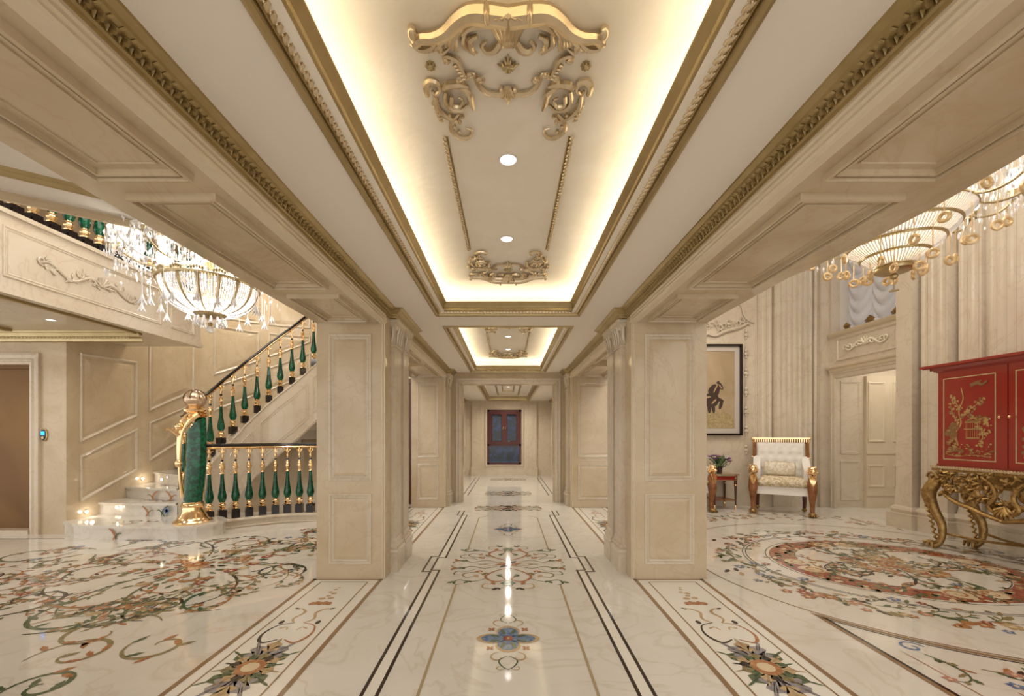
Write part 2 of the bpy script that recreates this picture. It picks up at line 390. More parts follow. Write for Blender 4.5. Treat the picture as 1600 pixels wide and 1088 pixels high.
# side bay flower columns, mirrored fore and aft
def flower_column(cx, cy):
    mb = MB()
    for sy in (-1, 1):
        for sx in (-1, 1):
            mb.mi = DK if sx < 0 else RUST
            mb.rib([(cx + sx * x, cy + sy * y) for x, y in smooth([(.02, .3), (.1, .26), (.15, .36), (.12, .48), (.03, .52)])], [.008, .022, .012, .006], .0012)
            mb.mi = TAN
            mb.rib([(cx + sx * x, cy + sy * y) for x, y in smooth([(.03, .52), (.07, .58), (.04, .68), (.09, .74), (.13, .72)])], [.01, .022, .006], .0013)
            mb.rib([(cx + sx * x, cy + sy * y) for x, y in smooth([(.09, .44), (.05, .46), (.03, .42)])], [.014, .008], .0013)
            mb.mi = DK
            mb.leaf(cx + sx * .12, cy + sy * .5, PI / 2 * sy, .06, .04); mb.leaf(cx + sx * .1, cy + sy * .735, PI / 2 - sx * 1.2, .05, .02)
        mb.mi = RUST
        for k in range(5): mb.disc(cx + (k - 2) * .03, cy + sy * (.83 + .01 * (k % 2)), .024, .03, .0014 + k * .00001, 9)
        mb.mi = TAN
        for k, (dx, dy, r) in enumerate(((-.03, .92, .028), (.035, .93, .026), (0, .97, .02), (.02, 1.02, .024), (-.02, 1.05, .018), (.0, 1.1, .016), (.012, 1.14, .012))): mb.disc(cx + dx, cy + sy * dy, r, r * .8, .0015, 9)
        mb.mi = GRY
        for a in (-.5, 0, .5): mb.acanthus(cx, cy + sy * .06, sy * (PI / 2 + a), .25 - .04 * abs(a), .13, .0013 + .00002 * a)
        mb.mi = TAN; mb.acanthus(cx, cy + sy * .16, sy * PI / 2, .16, .09, .0016, 3)
        mb.mi = GRN
        for sx in (-1, 1): mb.acanthus(cx + sx * .03, cy + sy * .05, sy * (PI / 2 - sx * sy * 0) - sx * .95 * sy, .2, .09, .00125, 3)
    for k in range(14):
        a = 2 * PI * k / 14 + .2; mb.mi = (GRN, TAN, DK, OLV)[k % 4]
        mb.acanthus(cx + .04 * math.cos(a), cy + .04 * math.sin(a), a, .13 + .02 * (k % 2), .07, .0014 + .00002 * k, 3)
    mb.mi = RUST; mb.disc(cx, cy, .075, .075, .0018); mb.mi = CRM; mb.disc(cx, cy, .045, .045, .002)
    inl(mb, 'flower_column_inlay')
for s in (-1, 1): flower_column(s * 1.375, 2.217); flower_column(s * 1.375, 5.66)
# left hall great bouquet
CLX, CLY = -2.95, 3.95
def vine(mb, x, y, a, L, curl, c, rnd, w=.03):
    pts = []; px, py, an = x, y, a; n = 14
    for i in range(n + 1):
        pts.append((px, py)); t = i / n; an += curl * (.35 + 2.4 * t * t) / n * 2.2; px += math.cos(an) * L / n; py += math.sin(an) * L / n
    mb.mi = c; mb.rib(pts, [w * .4, w, w * .5, w * .25], .0012 + rnd.random() * .0001)
    for i in range(2, n, 2):
        a2 = math.atan2(pts[i + 1][1] - pts[i][1], pts[i + 1][0] - pts[i][0])
        mb.mi = rnd.choice((c, GRN, OLV, GRN, RUST, DK)); sgn = rnd.choice((-1, 1)); mb.leaf(pts[i][0], pts[i][1], a2 + sgn * (.5 + rnd.random() * .5), .04 + rnd.random() * .05, .025 + rnd.random() * .015, .0014 + rnd.random() * .0002)
    if rnd.random() < .4: blossom(mb, px, py, .03 + rnd.random() * .025, 5, rnd.choice((RUST, BLU, PNK, TAN, RED)), rnd.choice((TAN, CRM)), .0017)
    return pts
def bouquet(cx, cy, R, seed, name, arms=9, core=True):
    rnd = random.Random(seed); mb = MB()
    for k in range(arms):
        a = 2 * PI * k / arms + rnd.random() * .3; cu = rnd.choice((-1, 1))
        p = vine(mb, cx + .25 * R * math.cos(a), cy + .25 * R * math.sin(a), a, R * 1.0, cu, rnd.choice((RUST, GRN, OLV, DK)), rnd, .026)
        for i, sg in ((4, 1), (6, -1), (9, 1)):
            q = p[i]; a2 = math.atan2(p[i + 1][1] - q[1], p[i + 1][0] - q[0])
            p2 = vine(mb, q[0], q[1], a2 + sg * .7, R * .5, sg * rnd.choice((1.1, -1.2)), rnd.choice((GRN, RUST, OLV, DK)), rnd, .022)
            if rnd.random() < .7: q = p2[7]; vine(mb, q[0], q[1], a2 - sg * .3, R * .3, -sg * 1.5, rnd.choice((GRN, OLV, TAN)), rnd, .014)
    if core:
        for k in range(170):
            r = rnd.random() ** .8 * R * .5; a = rnd.random() * 2 * PI; x, y = cx + r * math.cos(a), cy + r * math.sin(a)
            if rnd.random() < .55: mb.mi = rnd.choice((GRN, OLV, GRN, DK)); mb.leaf(x, y, a + rnd.random() - .5, .09, .045, .0013 + k * .000002)
            else: blossom(mb, x, y, .03 + rnd.random() * .035, 6, rnd.choice((RUST, RUST, RED, TAN, PNK, OLV)), rnd.choice((CRM, TAN)), .0016 + k * .000004)
        blossom(mb, cx, cy, .11, 9, RUST, TAN, .0021); blossom(mb, cx, cy, .07, 7, RED, TAN, .0024)
    inl(mb, name)
bouquet(CLX, CLY, 1.15, 3, 'bouquet_inlay', 11)
bouquet(-4.6, 3.1, .8, 9, 'vine_inlay', 6, False); bouquet(-3.2, 2.55, .75, 12, 'vine_inlay', 6, False); bouquet(-4.3, 4.4, .55, 5, 'vine_inlay', 5, False)
bouquet(-2.35, 4.9, .5, 4, 'vine_inlay', 6, False)
mb = MB(); rnd = random.Random(17)   # long scrolls running to the foreground
for (x, y, r, a, tn, c) in ((-2.9, 2.9, .42, 2.2, .8, GRN), (-2.45, 2.35, .22, 3.5, -1.1, OLV), (-3.35, 2.2, .34, .5, .9, RUST), (-2.7, 1.95, .2, 1.5, 1.2, OLV), (-2.2, 3.2, .3, -1., -.9, GRN), (-3.9, 2.7, .4, 1., -.8, RUST), (-4.5, 3.7, .45, 2., .9, RUST), (-2.1, 3.75, .28, -.5, 1., DK), (-4.9, 4.3, .35, .4, -1, GRN), (-2.3, 4.35, .26, 0, 1, RUST), (-3.0, 4.75, .28, 2, -1, OLV), (-3.6, 3.1, .35, 4, 1, DK), (-4.1, 2.15, .3, 3, 1.1, BLU), (-2.55, 2.6, .3, .6, 1.0, OLV), (-2.3, 2.05, .16, 4, -1.3, GRN), (-2.05, 2.45, .2, 2.5, 1.1, OLV), (-3.05, 3.35, .5, 3.3, .7, RUST), (-2.5, 3.0, .24, 5, -1.1, DK)):
    P = spiral(x, y, r, r * .15, a, tn, 26); mb.mi = c; mb.rib(P, [.008, .03, .02, .008], .0013)
    for i in range(2, 24, 4): mb.mi = rnd.choice((c, GRN, RUST)); mb.leaf(P[i][0], P[i][1], rnd.random() * 6, .09, .04, .0015)
inl(mb, 'scroll_inlay')
# right hall oval
CRX, CRY = 3.62, 3.93
mb = MB(); mb.mi = RED; mb.ring(CRX, CRY, .80, 1.02, .86, .001); mb.mi = BLK
for r in (1.045, 1.23, 1.26): mb.ring(CRX, CRY, r, r + .009, .87, .001)
mb.mi = BRN; mb.ring(CRX, CRY, 1.80, 1.815, 1., .001, 96)
mb.mi = DK; mb.ring(CRX, CRY, .785, .795, .86, .0012)
rnd = random.Random(21)
for k in range(230):
    a = 2 * PI * k / 230; r = .91 + rnd.uniform(-.11, .11); mb.mi = rnd.choice((TAN, OLV, CRM, GRN, RUST)); mb.leaf(CRX + r * math.cos(a), CRY + r * .86 * math.sin(a), rnd.random() * 6, .09, .05, .0013)
for a in (0, PI / 2, PI, 1.5 * PI):
    for sg in (-1, 1):
        b = a + sg * .16; x, y = CRX + .84 * math.cos(b), CRY + .72 * math.sin(b); mb.mi = CRM; mb.disc(x, y, .1, .1, .0014); mb.mi = RUST; sp(mb, x, y, .1, .02, a, sg * 1.3, [.01, .02, .008], .0017)
inl(mb, 'red_oval_inlay')
bouquet(CRX, CRY, .74, 31, 'bouquet_inlay', 9)
mb = MB(); rnd = random.Random(5)
for k in range(230):
    a = 2 * PI * k / 230; r = rnd.gauss(1.42, .09); x, y = CRX + r * math.cos(a), CRY + r * .9 * math.sin(a)
    if rnd.random() < .62: mb.mi = rnd.choice((GRN, OLV, GRN, DK, TAN)); mb.leaf(x, y, a + PI / 2 + rnd.uniform(-1, 1), .11, .05, .0012 + k * .000002)
    else: blossom(mb, x, y, .03 + rnd.random() * .035, 5, rnd.choice((RUST, PNK, BLU, RED, TAN)), CRM, .0016)
for k in range(46):
    a = 2 * PI * k / 46; vine(mb, CRX + 1.4 * math.cos(a), CRY + 1.25 * math.sin(a), a + PI / 2 + .3, .35, rnd.choice((-1, 1)), rnd.choice((OLV, GRN)), rnd, .012)
inl(mb, 'garland_inlay')
mb = MB()
for k in range(120):   # garland along the back wall
    a = rnd.uniform(.25 * PI, .8 * PI); r = rnd.uniform(2.1, 2.6); x, y = CRX + r * math.cos(a), CRY + r * math.sin(a)
    if y > 6.95 or x > 5.1: continue
    if rnd.random() < .6: mb.mi = rnd.choice((GRN, OLV, TAN)); mb.leaf(x, y, rnd.random() * 6, .12, .05, .0012 + k * .000002)
    else: blossom(mb, x, y, .045, 5, rnd.choice((RUST, PNK, TAN)), CRM, .0016)
inl(mb, 'garland_inlay')
# corner spandrel with black and tan edge
mb = MB()
arc = [(CRX + 1.84 * math.cos(a), CRY + 1.84 * math.sin(a)) for a in [math.radians(215.7 + i * 2.2) for i in range(18)]]
mb.mi = BRN; mb.rib([(p[0], p[1]) for p in arc], .03, .0011); mb.mi = BLK; mb.rib([(CRX + 1.87 * math.cos(a), CRY + 1.87 * math.sin(a)) for a in [math.radians(216.5 + i * 2.2) for i in range(17)]], .012, .0012)
mb.mi = BRN; mb.quad((2.10, .6, .001), (2.13, .6, .001), (2.13, 2.86, .001), (2.10, 2.9, .001)); mb.mi = BLK; mb.quad((2.13, .6, .0012), (2.15, .6, .0012), (2.15, 2.8, .0012), (2.13, 2.83, .0012))
mb.mi = RUST; mb.quad((2.25, .6, .0012), (2.257, .6, .0012), (2.257, 2.3, .0012), (2.25, 2.4, .0012))
for k, (x, y, a) in enumerate(((2.35, 2.35, -1.1), (2.5, 2.2, -.6), (2.45, 2.0, -1.2), (2.6, 2.05, -.4), (2.7, 1.9, -.7), (2.45, 1.7, -1.4))): vine(mb, x, y, a, .35, (-1, 1)[k % 2], (GRN, OLV, RUST)[k % 3], rnd, .02)
for k in range(16): blossom(mb, 2.4 + rnd.random() * .5, 1.7 + rnd.random() * .45, .04, 5, rnd.choice((RUST, PNK, BLU, DK)), CRM, .0016)
mb.mi = BLU; sp(mb, 2.36, 2.43, .07, .01, 0, 1.2, [.01, .02, .006])
mb.mi = RUST   # butterfly
for sg in (-1, 1): mb.leaf(2.98, 2.72, .5 + (PI * (sg < 0)) - sg * .2, .09, .09, .0016)
inl(mb, 'corner_spandrel_inlay')
mb = MB(); mb.mi = BLK   # small frame by the lift
mb.quad((-6.4, 4.9, .001), (-5.25, 4.9, .001), (-5.25, 4.93, .001), (-6.4, 4.93, .001)); mb.quad((-6.4, 4.6, .001), (-6.37, 4.6, .001), (-6.37, 4.9, .001), (-6.4, 4.9, .001))
inl(mb, 'black_border_line')

# ---------------------------------------------------------------- corridor ceiling with two coves
XW, XR = 1.055, 1.70
coves = [(.91, 3.85), (4.23, 7.38)]
mb = MB(); L0 = .667
mb.quad((-XW, -3.2, ZC), (XW, -3.2, ZC), (XW, coves[0][0], ZC), (-XW, coves[0][0], ZC))
mb.quad((-XW, coves[0][1], ZC), (XW, coves[0][1], ZC), (XW, coves[1][0], ZC), (-XW, coves[1][0], ZC))
mb.quad((-XW, coves[1][1], ZC), (XW, coves[1][1], ZC), (XW, YD, ZC), (-XW, YD, ZC))
for a, b in coves:
    for s in (-1, 1): mb.quad((s * XW, a, ZC), (s * L0, a, ZC), (s * L0, b, ZC), (s * XW, b, ZC))
struct(mb.build('ceiling', M_CEIL), 'flat beige ceiling of the long corridor between its two lit coves', 'ceiling')
ZT = 2.55
for i, (a, b) in enumerate(coves):
    mb = MB(); q = .16; x = L0 + q - .05; ya, yb = a - .13, b + .13
    mb.quad((-x, ya, ZT), (x, ya, ZT), (x, yb, ZT), (-x, yb, ZT))
    for (p0, p1) in (((-x, ya), (x, ya)), ((x, ya), (x, yb)), ((x, yb), (-x, yb)), ((-x, yb), (-x, ya))):
        mb.quad((*p0, ZC + .01), (*p1, ZC + .01), (*p1, ZT), (*p0, ZT))
    # ledge behind the lip
    mb.planmould([(-x, ya), (x, ya), (x, yb), (-x, yb)], [(0, ZC + .01), (.2, ZC + .01)], closed=True)
    struct(mb.build('ceiling_cove', M_PLAST), ['champagne plaster tray of the nearest lit ceiling cove', 'champagne plaster tray of the second, farther lit ceiling cove'][i], 'ceiling')
    # gold lip moulding
    mb = MB()
    prof = [(0, ZC), (0, ZC - .012), (.012, ZC - .016), (.022, ZC - .006), (.028, ZC - .008), (.030, ZC + .006), (.034, ZC - .001), (.038, ZC + .008), (.052, ZC + .016), (.062, ZC + .034), (.064, ZC + .026), (.069, ZC + .03), (.069, ZC + .044), (.074, ZC + .046), (.08, ZC + .052), (.088, ZC + .066), (.091, ZC + .082), (.094, ZC + .08), (.096, ZC + .095), (.11, ZC + .095)]
    mb.planmould([(-L0, a), (L0, a), (L0, b), (-L0, b)], prof, closed=True)
    mb.planmould([(-L0 + .11, a + .11), (L0 - .11, a + .11), (L0 - .11, b - .11), (-L0 + .11, b - .11)], [(0, ZC + .095), (0, ZC + .09), (-.06, ZC + .02)], closed=True)
    tr = struct(mb.build('trim_%d' % (i + 1), M_GOLD), ['gold moulding framing the nearest ceiling cove', 'gold moulding framing the second ceiling cove'][i], 'moulding')
    mb = MB(); step = .03 if i == 0 else .05
    def carve(mb, x, y, dx, dy, k):
        R = Matrix.Rotation(math.atan2(dy, dx) + .6, 3, 'Z'); mb.ell((x - dx * 0 + dy * 0, y, ZC + .014), (.026, .012, .014), 6, 4, R); mb.octa((x + dx * .004 - abs(dy) * .0, y + step * .5 * (abs(dx) < .5), ZC + .006), .005, .005)
        mb.octa((x + dx * .017, y + dy * .017, ZC + .012), .007, .01)
    n = int((b - a - .1) / step)
    for k in range(n):
        for s in (-1, 1): carve(mb, s * (L0 - .046), a + .07 + k * step, 0, s, k)
    n = int((2 * L0 - .1) / step)
    for k in range(n):
        for y in (a + .046, b - .046): carve(mb, -L0 + .07 + k * step, y, 1, 0, k)
    stuff(mb.build('carved_leaf_band', M_CHAMP, tr, True))
    # LED strip resting on the ledge
    mb = MB(); e = .045
    mb.planmould([(-L0 + .0, a + .0), (L0, a + .0), (L0, b), (-L0, b)], [(-.01, ZC + .03), (-.01, ZC + .042), (-.035, ZC + .042), (-.035, ZC + .03), (-.01, ZC + .03)], closed=True)
    mb.build('led_strip', M_LED, tr)
# side beams with panelled soffits
def soffit_panels(par, s, xi, xo, segs, zz=ZS):
    for (ya, yb) in segs:
        mb = MB(); mb.frame((0, 0, zz), (1, 0, 0), (0, 1, 0), (0, 0, -1), (min(s * xi, s * xo), ya, max(s * xi, s * xo), yb),
                 [(0, 0), (.001, .026), (.012, .028), (.016, .004), (.026, .003), (.028, .02), (.036, .02), (.038, .0), (.06, -.001)])
        mb.build('soffit_panel_moulding', M_WALL, par)
        mb = MB(); mb.frame((0, 0, zz), (1, 0, 0), (0, 1, 0), (0, 0, -1), (min(s * xi, s * xo) + .07, ya + .07, max(s * xi, s * xo) - .07, yb - .07), [(0, 0), (.001, .005), (.006, .005), (.007, .0)])
        mb.build('inner_line', M_WALL, par)
for s, nm in ((-1, 'left'), (1, 'right')):
    xo = 1.64 if s < 0 else 1.70
    mb = MB(); mb.box(min(s * XW, s * xo), -3.2, ZS, max(s * XW, s * xo), Y1 - .001, 3.3 if s > 0 else 4.6)
    mb.box(min(s * XW, s * xo), Y1b + .001, ZS, max(s * XW, s * xo), Y2 - .001, 3.3 if s > 0 else 4.6)
    bm_ = struct(mb.build('ceiling_beam', M_WALL), 'cream marble beam along the %s side of the corridor with panelled underside' % nm, 'beam')
    soffit_panels(bm_, s, 1.15, xo - .135, [(-.9, 1.523), (1.635, 2.665), (2.825, 3.44)])
    soffit_panels(bm_, s, 1.15, xo - .135, [(4.55, 5.5), (5.7, 6.8)])
    # light architrave moulding at the soffit's inner edge
    mb = MB(); P = [(0, ZS + .085), (.006, ZS + .08), (.012, ZS + .06), (.008, ZS + .052), (.014, ZS + .035), (.01, ZS + .025), (.016, ZS + .01), (.012, ZS), (.0, ZS - .004), (-.04, ZS - .006), (-.045, ZS)]
    for (ya, yb) in ((-3.2, Y1), (Y1b, Y2)):
        mb.planmould([(s * XW, ya), (s * XW, yb)] if s > 0 else [(s * XW, yb), (s * XW, ya)], P)
    mb.build('architrave', M_LIGHT, bm_)
# curved ledge outside the right beam (edge of the round hall ceiling)
mb = MB()
edge = [(1.70, 3.5), (1.72, 2.75), (1.79, 2.45), (1.825, 2.1), (1.835, 1.8), (1.81, 1.5), (1.76, 1.2), (1.7, 1.0)]
mb.prism([(1.69, 3.5)] + edge + [(1.69, 1.0)], ZS + .03, 3.3)
struct(mb.build('trim_3', M_WALL), 'curved marble edge bulging beyond the right beam', 'moulding')

# gold cornice along corridor, breaking forward over the pilasters
corn = [(0, ZC - .075), (.008, ZC - .072), (.012, ZC - .06), (.02, ZC - .056), (.024, ZC - .046), (.042, ZC - .03), (.05, ZC - .024), (.055, ZC - .016), (.066, ZC - .01), (.074, ZC - .006), (.078, ZC)]
for s, nm in ((-1, 'left'), (1, 'right')):
    path = [(s * XW, -3.2), (s * XW, 3.68), (s * (XW - .06), 3.68), (s * (XW - .06), 4.37), (s * XW, 4.37), (s * XW, 7.12), (s * (XW - .06), 7.12), (s * (XW - .06), YD)]
    if s < 0: path = path[::-1]
    mb = MB(); mb.planmould(path, corn)
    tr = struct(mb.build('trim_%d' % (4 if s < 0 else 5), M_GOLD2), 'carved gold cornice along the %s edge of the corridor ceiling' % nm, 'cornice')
    mb = MB(); y = .5
    while y < 3.62:
        R = Matrix.Rotation(.5 * s, 3, 'Z') @ Matrix.Rotation(s * -.7, 3, 'Y')
        mb.ell((s * (XW - .034), y, ZC - .044), (.028, .012, .013), 6, 4, R); mb.octa((s * (XW - .03), y + .019, ZC - .046), .008, .017)
        mb.tube([(s * (XW - .024), y, ZC - .052), (s * (XW - .05), y + .014, ZC - .028)], .0035, 4)
        y += .034
    y = 4.45
    while y < 7.1: mb.ell((s * (XW - .036), y, ZC - .04), (.013, .018, .009), 5, 4); y += .05
    stuff(mb.build('carved_leaf_band', M_GOLD, tr, True))

# ---------------------------------------------------------------- piers and pilasters
PANEL = [(0, 0), (0, .008), (.008, .012), (.016, .008), (.02, .002), (.026, .004), (.03, .007), (.036, .003), (.045, -.001)]
def flutes(p0, p1, n, d, nrm):
    # polyline from p0 to p1 with n half round flutes cut against nrm
    out = []; P0, P1, N = Vector(p0), Vector(p1), Vector(nrm); W = (P1 - P0)
    for i in range(n):
        a = (i + .18) / n; b = (i + .82) / n
        out += [P0 + W * (i / n), P0 + W * a, P0 + W * (a + (b - a) * .25) - N * d, P0 + W * (a + (b - a) * .75) - N * d, P0 + W * b]
    out.append(P1); return [tuple(v) for v in out]
def pilaster(par, s, ya, yb, xw=XW, z1=2.27, sc=1.):
    # against a wall plane x = s*xw, projecting toward the corridor centre
    xf = xw - .035; base = thing_part = None
    mb = MB(); pts = [(s * xw, ya)] + flutes((s * xf, ya), (s * xf, yb), 5, .008, (-s, 0)) + [(s * xw, yb)]
    mb.prism(pts if s > 0 else pts[::-1], .3, 2.04); sh = mb.build('pilaster', M_WALLP, par)
    mb = MB(); mb.box(min(s * xw, s * (xf - .03)), ya - .028, 0, max(s * xw, s * (xf - .03)), yb + .028, .165)
    pr = [(.03, .165), (.034, .185), (.03, .2), (.018, .207), (.024, .225), (.018, .24), (.008, .25), (.006, .285), (0, .3)]
    path = [(s * xw, ya), (s * xf, ya), (s * xf, yb), (s * xw, yb)]
    if s > 0: path = path[::-1]
    mb.planmould(path, [(-o, z) for o, z in pr]); 
    mb.build('pedestal', M_WALLP, sh)
    mb = MB(); mb.planmould(path, [(-o, z) for o, z in [(0, 2.025), (.012, 2.03), (.012, 2.045), (0, 2.05), (.002, 2.16), (.012, 2.2), (.03, 2.225), (.034, 2.235), (.03, 2.24), (.04, 2.255), (.04, 2.27)]])
    cy = (ya + yb) / 2
    for k in (-1, 0, 1):
        mb.tube([(s * (xf - .004), cy + k * .06, 2.06), (s * (xf - .014), cy + k * .07, 2.14), (s * (xf - .03), cy + k * .075, 2.2), (s * (xf - .02), cy + k * .085, 2.215)], [.008, .014, .012, .005], 5)
    for k in (-1, 1):
        mb.lathe([(.002, -.012), (.028, -.012), (.03, 0), (.028, .012), (.002, .012)], (s * (xf - .015), cy + k * .085, 2.205), 10, 'x')
    mb.tube([(s * xw, ya - .004, 2.06), (s * (xw - .018), ya - .012, 2.12), (s * (xw - .02), ya - .02, 2.2)], [.008, .016, .01], 5)
    mb.build('capital', M_WALLP, sh, True)
def pier(s, ya, yb, xo, nm, pil, lab, zt=None):
    zt = zt or (ZC + 1)
    mb = MB(); x0, x1 = sorted((s * XW, s * xo)); mb.box(x0, ya, 0, x1, yb, ZS if zt == 'soffit' else zt)
    p = struct(mb.build(nm, M_WALL), lab, 'pier')
    mb = MB(); mb.box(x0 - .002, ya - .008, 0, x1 + .002, ya, .012); mb.build('floor_fillet', M_WALL, p)
    xa, xb = sorted((s * 1.17, s * (xo - .105)))
    for (za, zb) in ((.84, 2.10), (.125, .73)):
        mb = MB(); mb.frame((0, ya, 0), (1, 0, 0), (0, 0, 1), (0, -1, 0), (xa, za, xb, zb), PANEL); mb.build('panel_moulding', M_WALLP, p)
        mb = MB(); mb.frame((0, ya, 0), (1, 0, 0), (0, 0, 1), (0, -1, 0), (xa + .045, za + .045, xb - .045, zb - .045), [(0, .0015), (.025, .006), (.026, .006)], True)
        mb.build('raised_panel', M_WALL, p)
    mb = MB(); P = [(0, 0), (.012, .002), (.02, 0), (.03, .004), (.04, .001)]   # corner bead running up the inner edge
    for k, xx in enumerate((XW + .004, XW + .022)): mb.tube([(s * xx, ya - .001, .012), (s * xx, ya - .001, ZS)], .006, 6)
    mb.build('corner_bead', M_LIGHT, p)
    for a, b in pil: pilaster(p, s, a, b)
    return p
PIL1 = [(3.75, 3.97), (4.06, 4.27)]
pier(-1, Y1, Y1b, 1.64, 'wall_left_pier', PIL1, 'near left marble pier with two panels, beside the staircase hall', 4.6)
pier(1, Y1, Y1b, 1.70, 'wall_right_pier', PIL1, 'near right marble pier with two panels, hiding part of the picture', 3.3)
pier(-1, Y2, YD, 1.63, 'wall_left_far_pier', [(7.16, 7.4)], 'far left marble pier beside the doorway', 4.6)
pier(1, Y2, YD, 1.95, 'wall_right_far_pier', [(7.16, 7.4)], 'far right marble pier beside the doorway', 3.3)
# doorway wall at the corridor end
mb = MB(); a, zo = .814, 2.13
mb.box(-XW, YD, 0, -a, YD + .16, ZC); mb.box(a, YD, 0, XW, YD + .16, ZC); mb.box(-a, YD, zo, a, YD + .16, ZC)
w_ = struct(mb.build('wall_doorway', M_WALL), 'marble wall with a wide doorway closing the corridor', 'wall')
mb = MB(); pr = [(0, 0), (0, .015), (.012, .02), (.02, .012), (.05, .01), (.06, .018), (.075, .016), (.085, .005), (.1, .003), (.11, 0)]
lo = []
for i, h in pr: lo.append([(-.95 + i, YD - h, 0), (-.95 + i, YD - h, 2.245 - i), (.95 - i, YD - h, 2.245 - i), (.95 - i, YD - h, 0)])
mb.loft(lo, closed=False); mb.build('door_casing', M_WALLP, w_)
mb = MB()
for s in (-1, 1):
    mb.box(s * .83 - .012, YD - .012, .72, s * .83 + .012, YD - .003, .82); mb.box(s * .845 - .014, YD - .012, 2.10, s * .845 + .014, YD - .003, 2.15)
mb.build('brass_plate', M_GOLD, w_)

# ---------------------------------------------------------------- back room beyond the doorway
YE, XB, ZB = 12.24, 1.25, 2.2
mb = MB(); mb.box(-2.2, YE, 0, 2.2, YE + .1, 2.6)
e_ = struct(mb.build('wall_end', M_WALLP), 'pink-beige marble end wall around the red window', 'wall')
for s in (-1, 1):
    mb = MB(); mb.box(-.113 + s * .83 - .12, YE - .06, 0, -.113 + s * .83 + .12, YE, ZB); mb.box(-.113 + s * .83 - .15, YE - .09, 0, -.113 + s * .83 + .15, YE, .26)
    mb.box(-.113 + s * .83 - .14, YE - .08, ZB - .16, -.113 + s * .83 + .14, YE, ZB - .1)
    mb.build('pilaster', M_WALLP, e_)
mb = MB(); mb.frame((0, YE, 0), (1, 0, 0), (0, 0, 1), (0, -1, 0), (-.68, .27, .46, 2.0), [(0, 0), (0, .03), (.02, .035), (.035, .02), (.06, .015), (.07, 0)]); mb.build('window_casing', M_WALLP, e_)
for s, nm in ((-1, 'left'), (1, 'right')):
    mb = MB(); mb.box(min(s * XB, s * (XB + .1)), YD + .16, 0, max(s * XB, s * (XB + .1)), YE, 2.6)
    w_ = struct(mb.build('wall_back_%s' % nm, M_WALLP), '%s marble side wall of the room behind the doorway' % nm, 'wall')
    for y0 in (8.3, 10.6): pilaster(w_, s, y0, y0 + .3, XB)
    for y0 in (8.75, 11.1):
        for za, zb in ((.84, 1.95), (.15, .73)):
            mb = MB(); mb.frame((s * XB, 0, 0), (0, 1, 0), (0, 0, 1), (-s, 0, 0), (y0, za, y0 + (1.7 if y0 < 9 else .95), zb), PANEL); mb.build('panel_moulding', M_WALLP, w_)
    mb = MB(); path = [(s * XB, YD + .16), (s * XB, YE)]
    mb.planmould(path if s > 0 else path[::-1], [(0, ZB - .08), (.02, ZB - .06), (.04, ZB - .03), (.06, ZB)]); struct(mb.build('trim_%d' % (7 if s < 0 else 8), M_GOLD), 'gold cornice on the %s side of the back room' % nm, 'cornice')
mb = MB(); xx = .55; ya, yb = 8.0, 11.9
mb.quad((-XB, YD + .16, ZB), (XB, YD + .16, ZB), (XB, ya, ZB), (-XB, ya, ZB)); mb.quad((-XB, yb, ZB), (XB, yb, ZB), (XB, YE, ZB), (-XB, YE, ZB))
for s in (-1, 1): mb.quad((s * XB, ya, ZB), (s * xx, ya, ZB), (s * xx, yb, ZB), (s * XB, yb, ZB))
mb.quad((-.6, 7.9, ZB + .12), (.6, 7.9, ZB + .12), (.6, 12, ZB + .12), (-.6, 12, ZB + .12))
cb = struct(mb.build('ceiling', M_CEILW), 'white ceiling of the back room with a gold trimmed tray', 'ceiling')
mb = MB(); mb.planmould([(-xx, ya), (xx, ya), (xx, yb), (-xx, yb)], [(-.08, ZB), (-.07, ZB - .02), (-.03, ZB - .02), (0, ZB), (.02, ZB + .04), (.02, ZB + .11)], closed=True)
mb.planmould([(-.3, ya + .3), (.3, ya + .3), (.3, yb - .3), (-.3, yb - .3)], [(0, ZB + .118), (.01, ZB + .1), (.03, ZB + .1), (.04, ZB + .118)], closed=True)
mb.planmould([(-.15, 9.2), (.15, 9.2), (.15, 10.5), (-.15, 10.5)], [(0, ZB + .118), (.01, ZB + .1), (.02, ZB + .1), (.03, ZB + .118)], closed=True)
mb.build('gold_tray_moulding', M_GOLD, cb)
# red window
wx0, wx1, wz0, wz1 = -.61, .38, .327, 1.93; wy = YE - .03
mb = MB(); fr = .055
mb.box(wx0, wy, wz0, wx0 + fr, wy + .06, wz1); mb.box(wx1 - fr, wy, wz0, wx1, wy + .06, wz1); mb.box(wx0, wy, wz0, wx1, wy + .06, wz0 + fr); mb.box(wx0, wy, wz1 - fr, wx1, wy + .06, wz1); mb.box(wx0, wy, .87, wx1, wy + .06, .93)
win = struct(mb.build('window_1', M_DRED), 'red mahogany window with two casements over a fixed pane at the far end', 'window')
cxm = (wx0 + wx1) / 2
for (a, b) in ((wx0 + fr, cxm), (cxm, wx1 - fr)):
    mb = MB(); mb.frame((0, wy - .01, 0), (1, 0, 0), (0, 0, 1), (0, -1, 0), (a, .93, b, wz1 - fr), [(0, -.04), (0, .012), (.075, .012), (.085, -.02)]); cs = mb.build('casement', M_DRED, win)
    mb = MB(); mb.box(a + .08, wy + .012, 1.01, b - .08, wy + .02, wz1 - fr - .08); mb.build('pane', M_GLASS, cs)
    mb = MB(); hx = cxm + (-.03 if a < cxm - .01 else .03); mb.tube([(hx, wy - .03, 1.35), (hx, wy - .06, 1.37), (hx, wy - .06, 1.44), (hx, wy - .03, 1.46)], .009, 6); mb.build('handle', M_GILT, cs)
mb = MB(); mb.box(wx0 + fr, wy + .012, wz0 + fr, wx1 - fr, wy + .02, .87); mb.build('pane', M_GLASS, win)

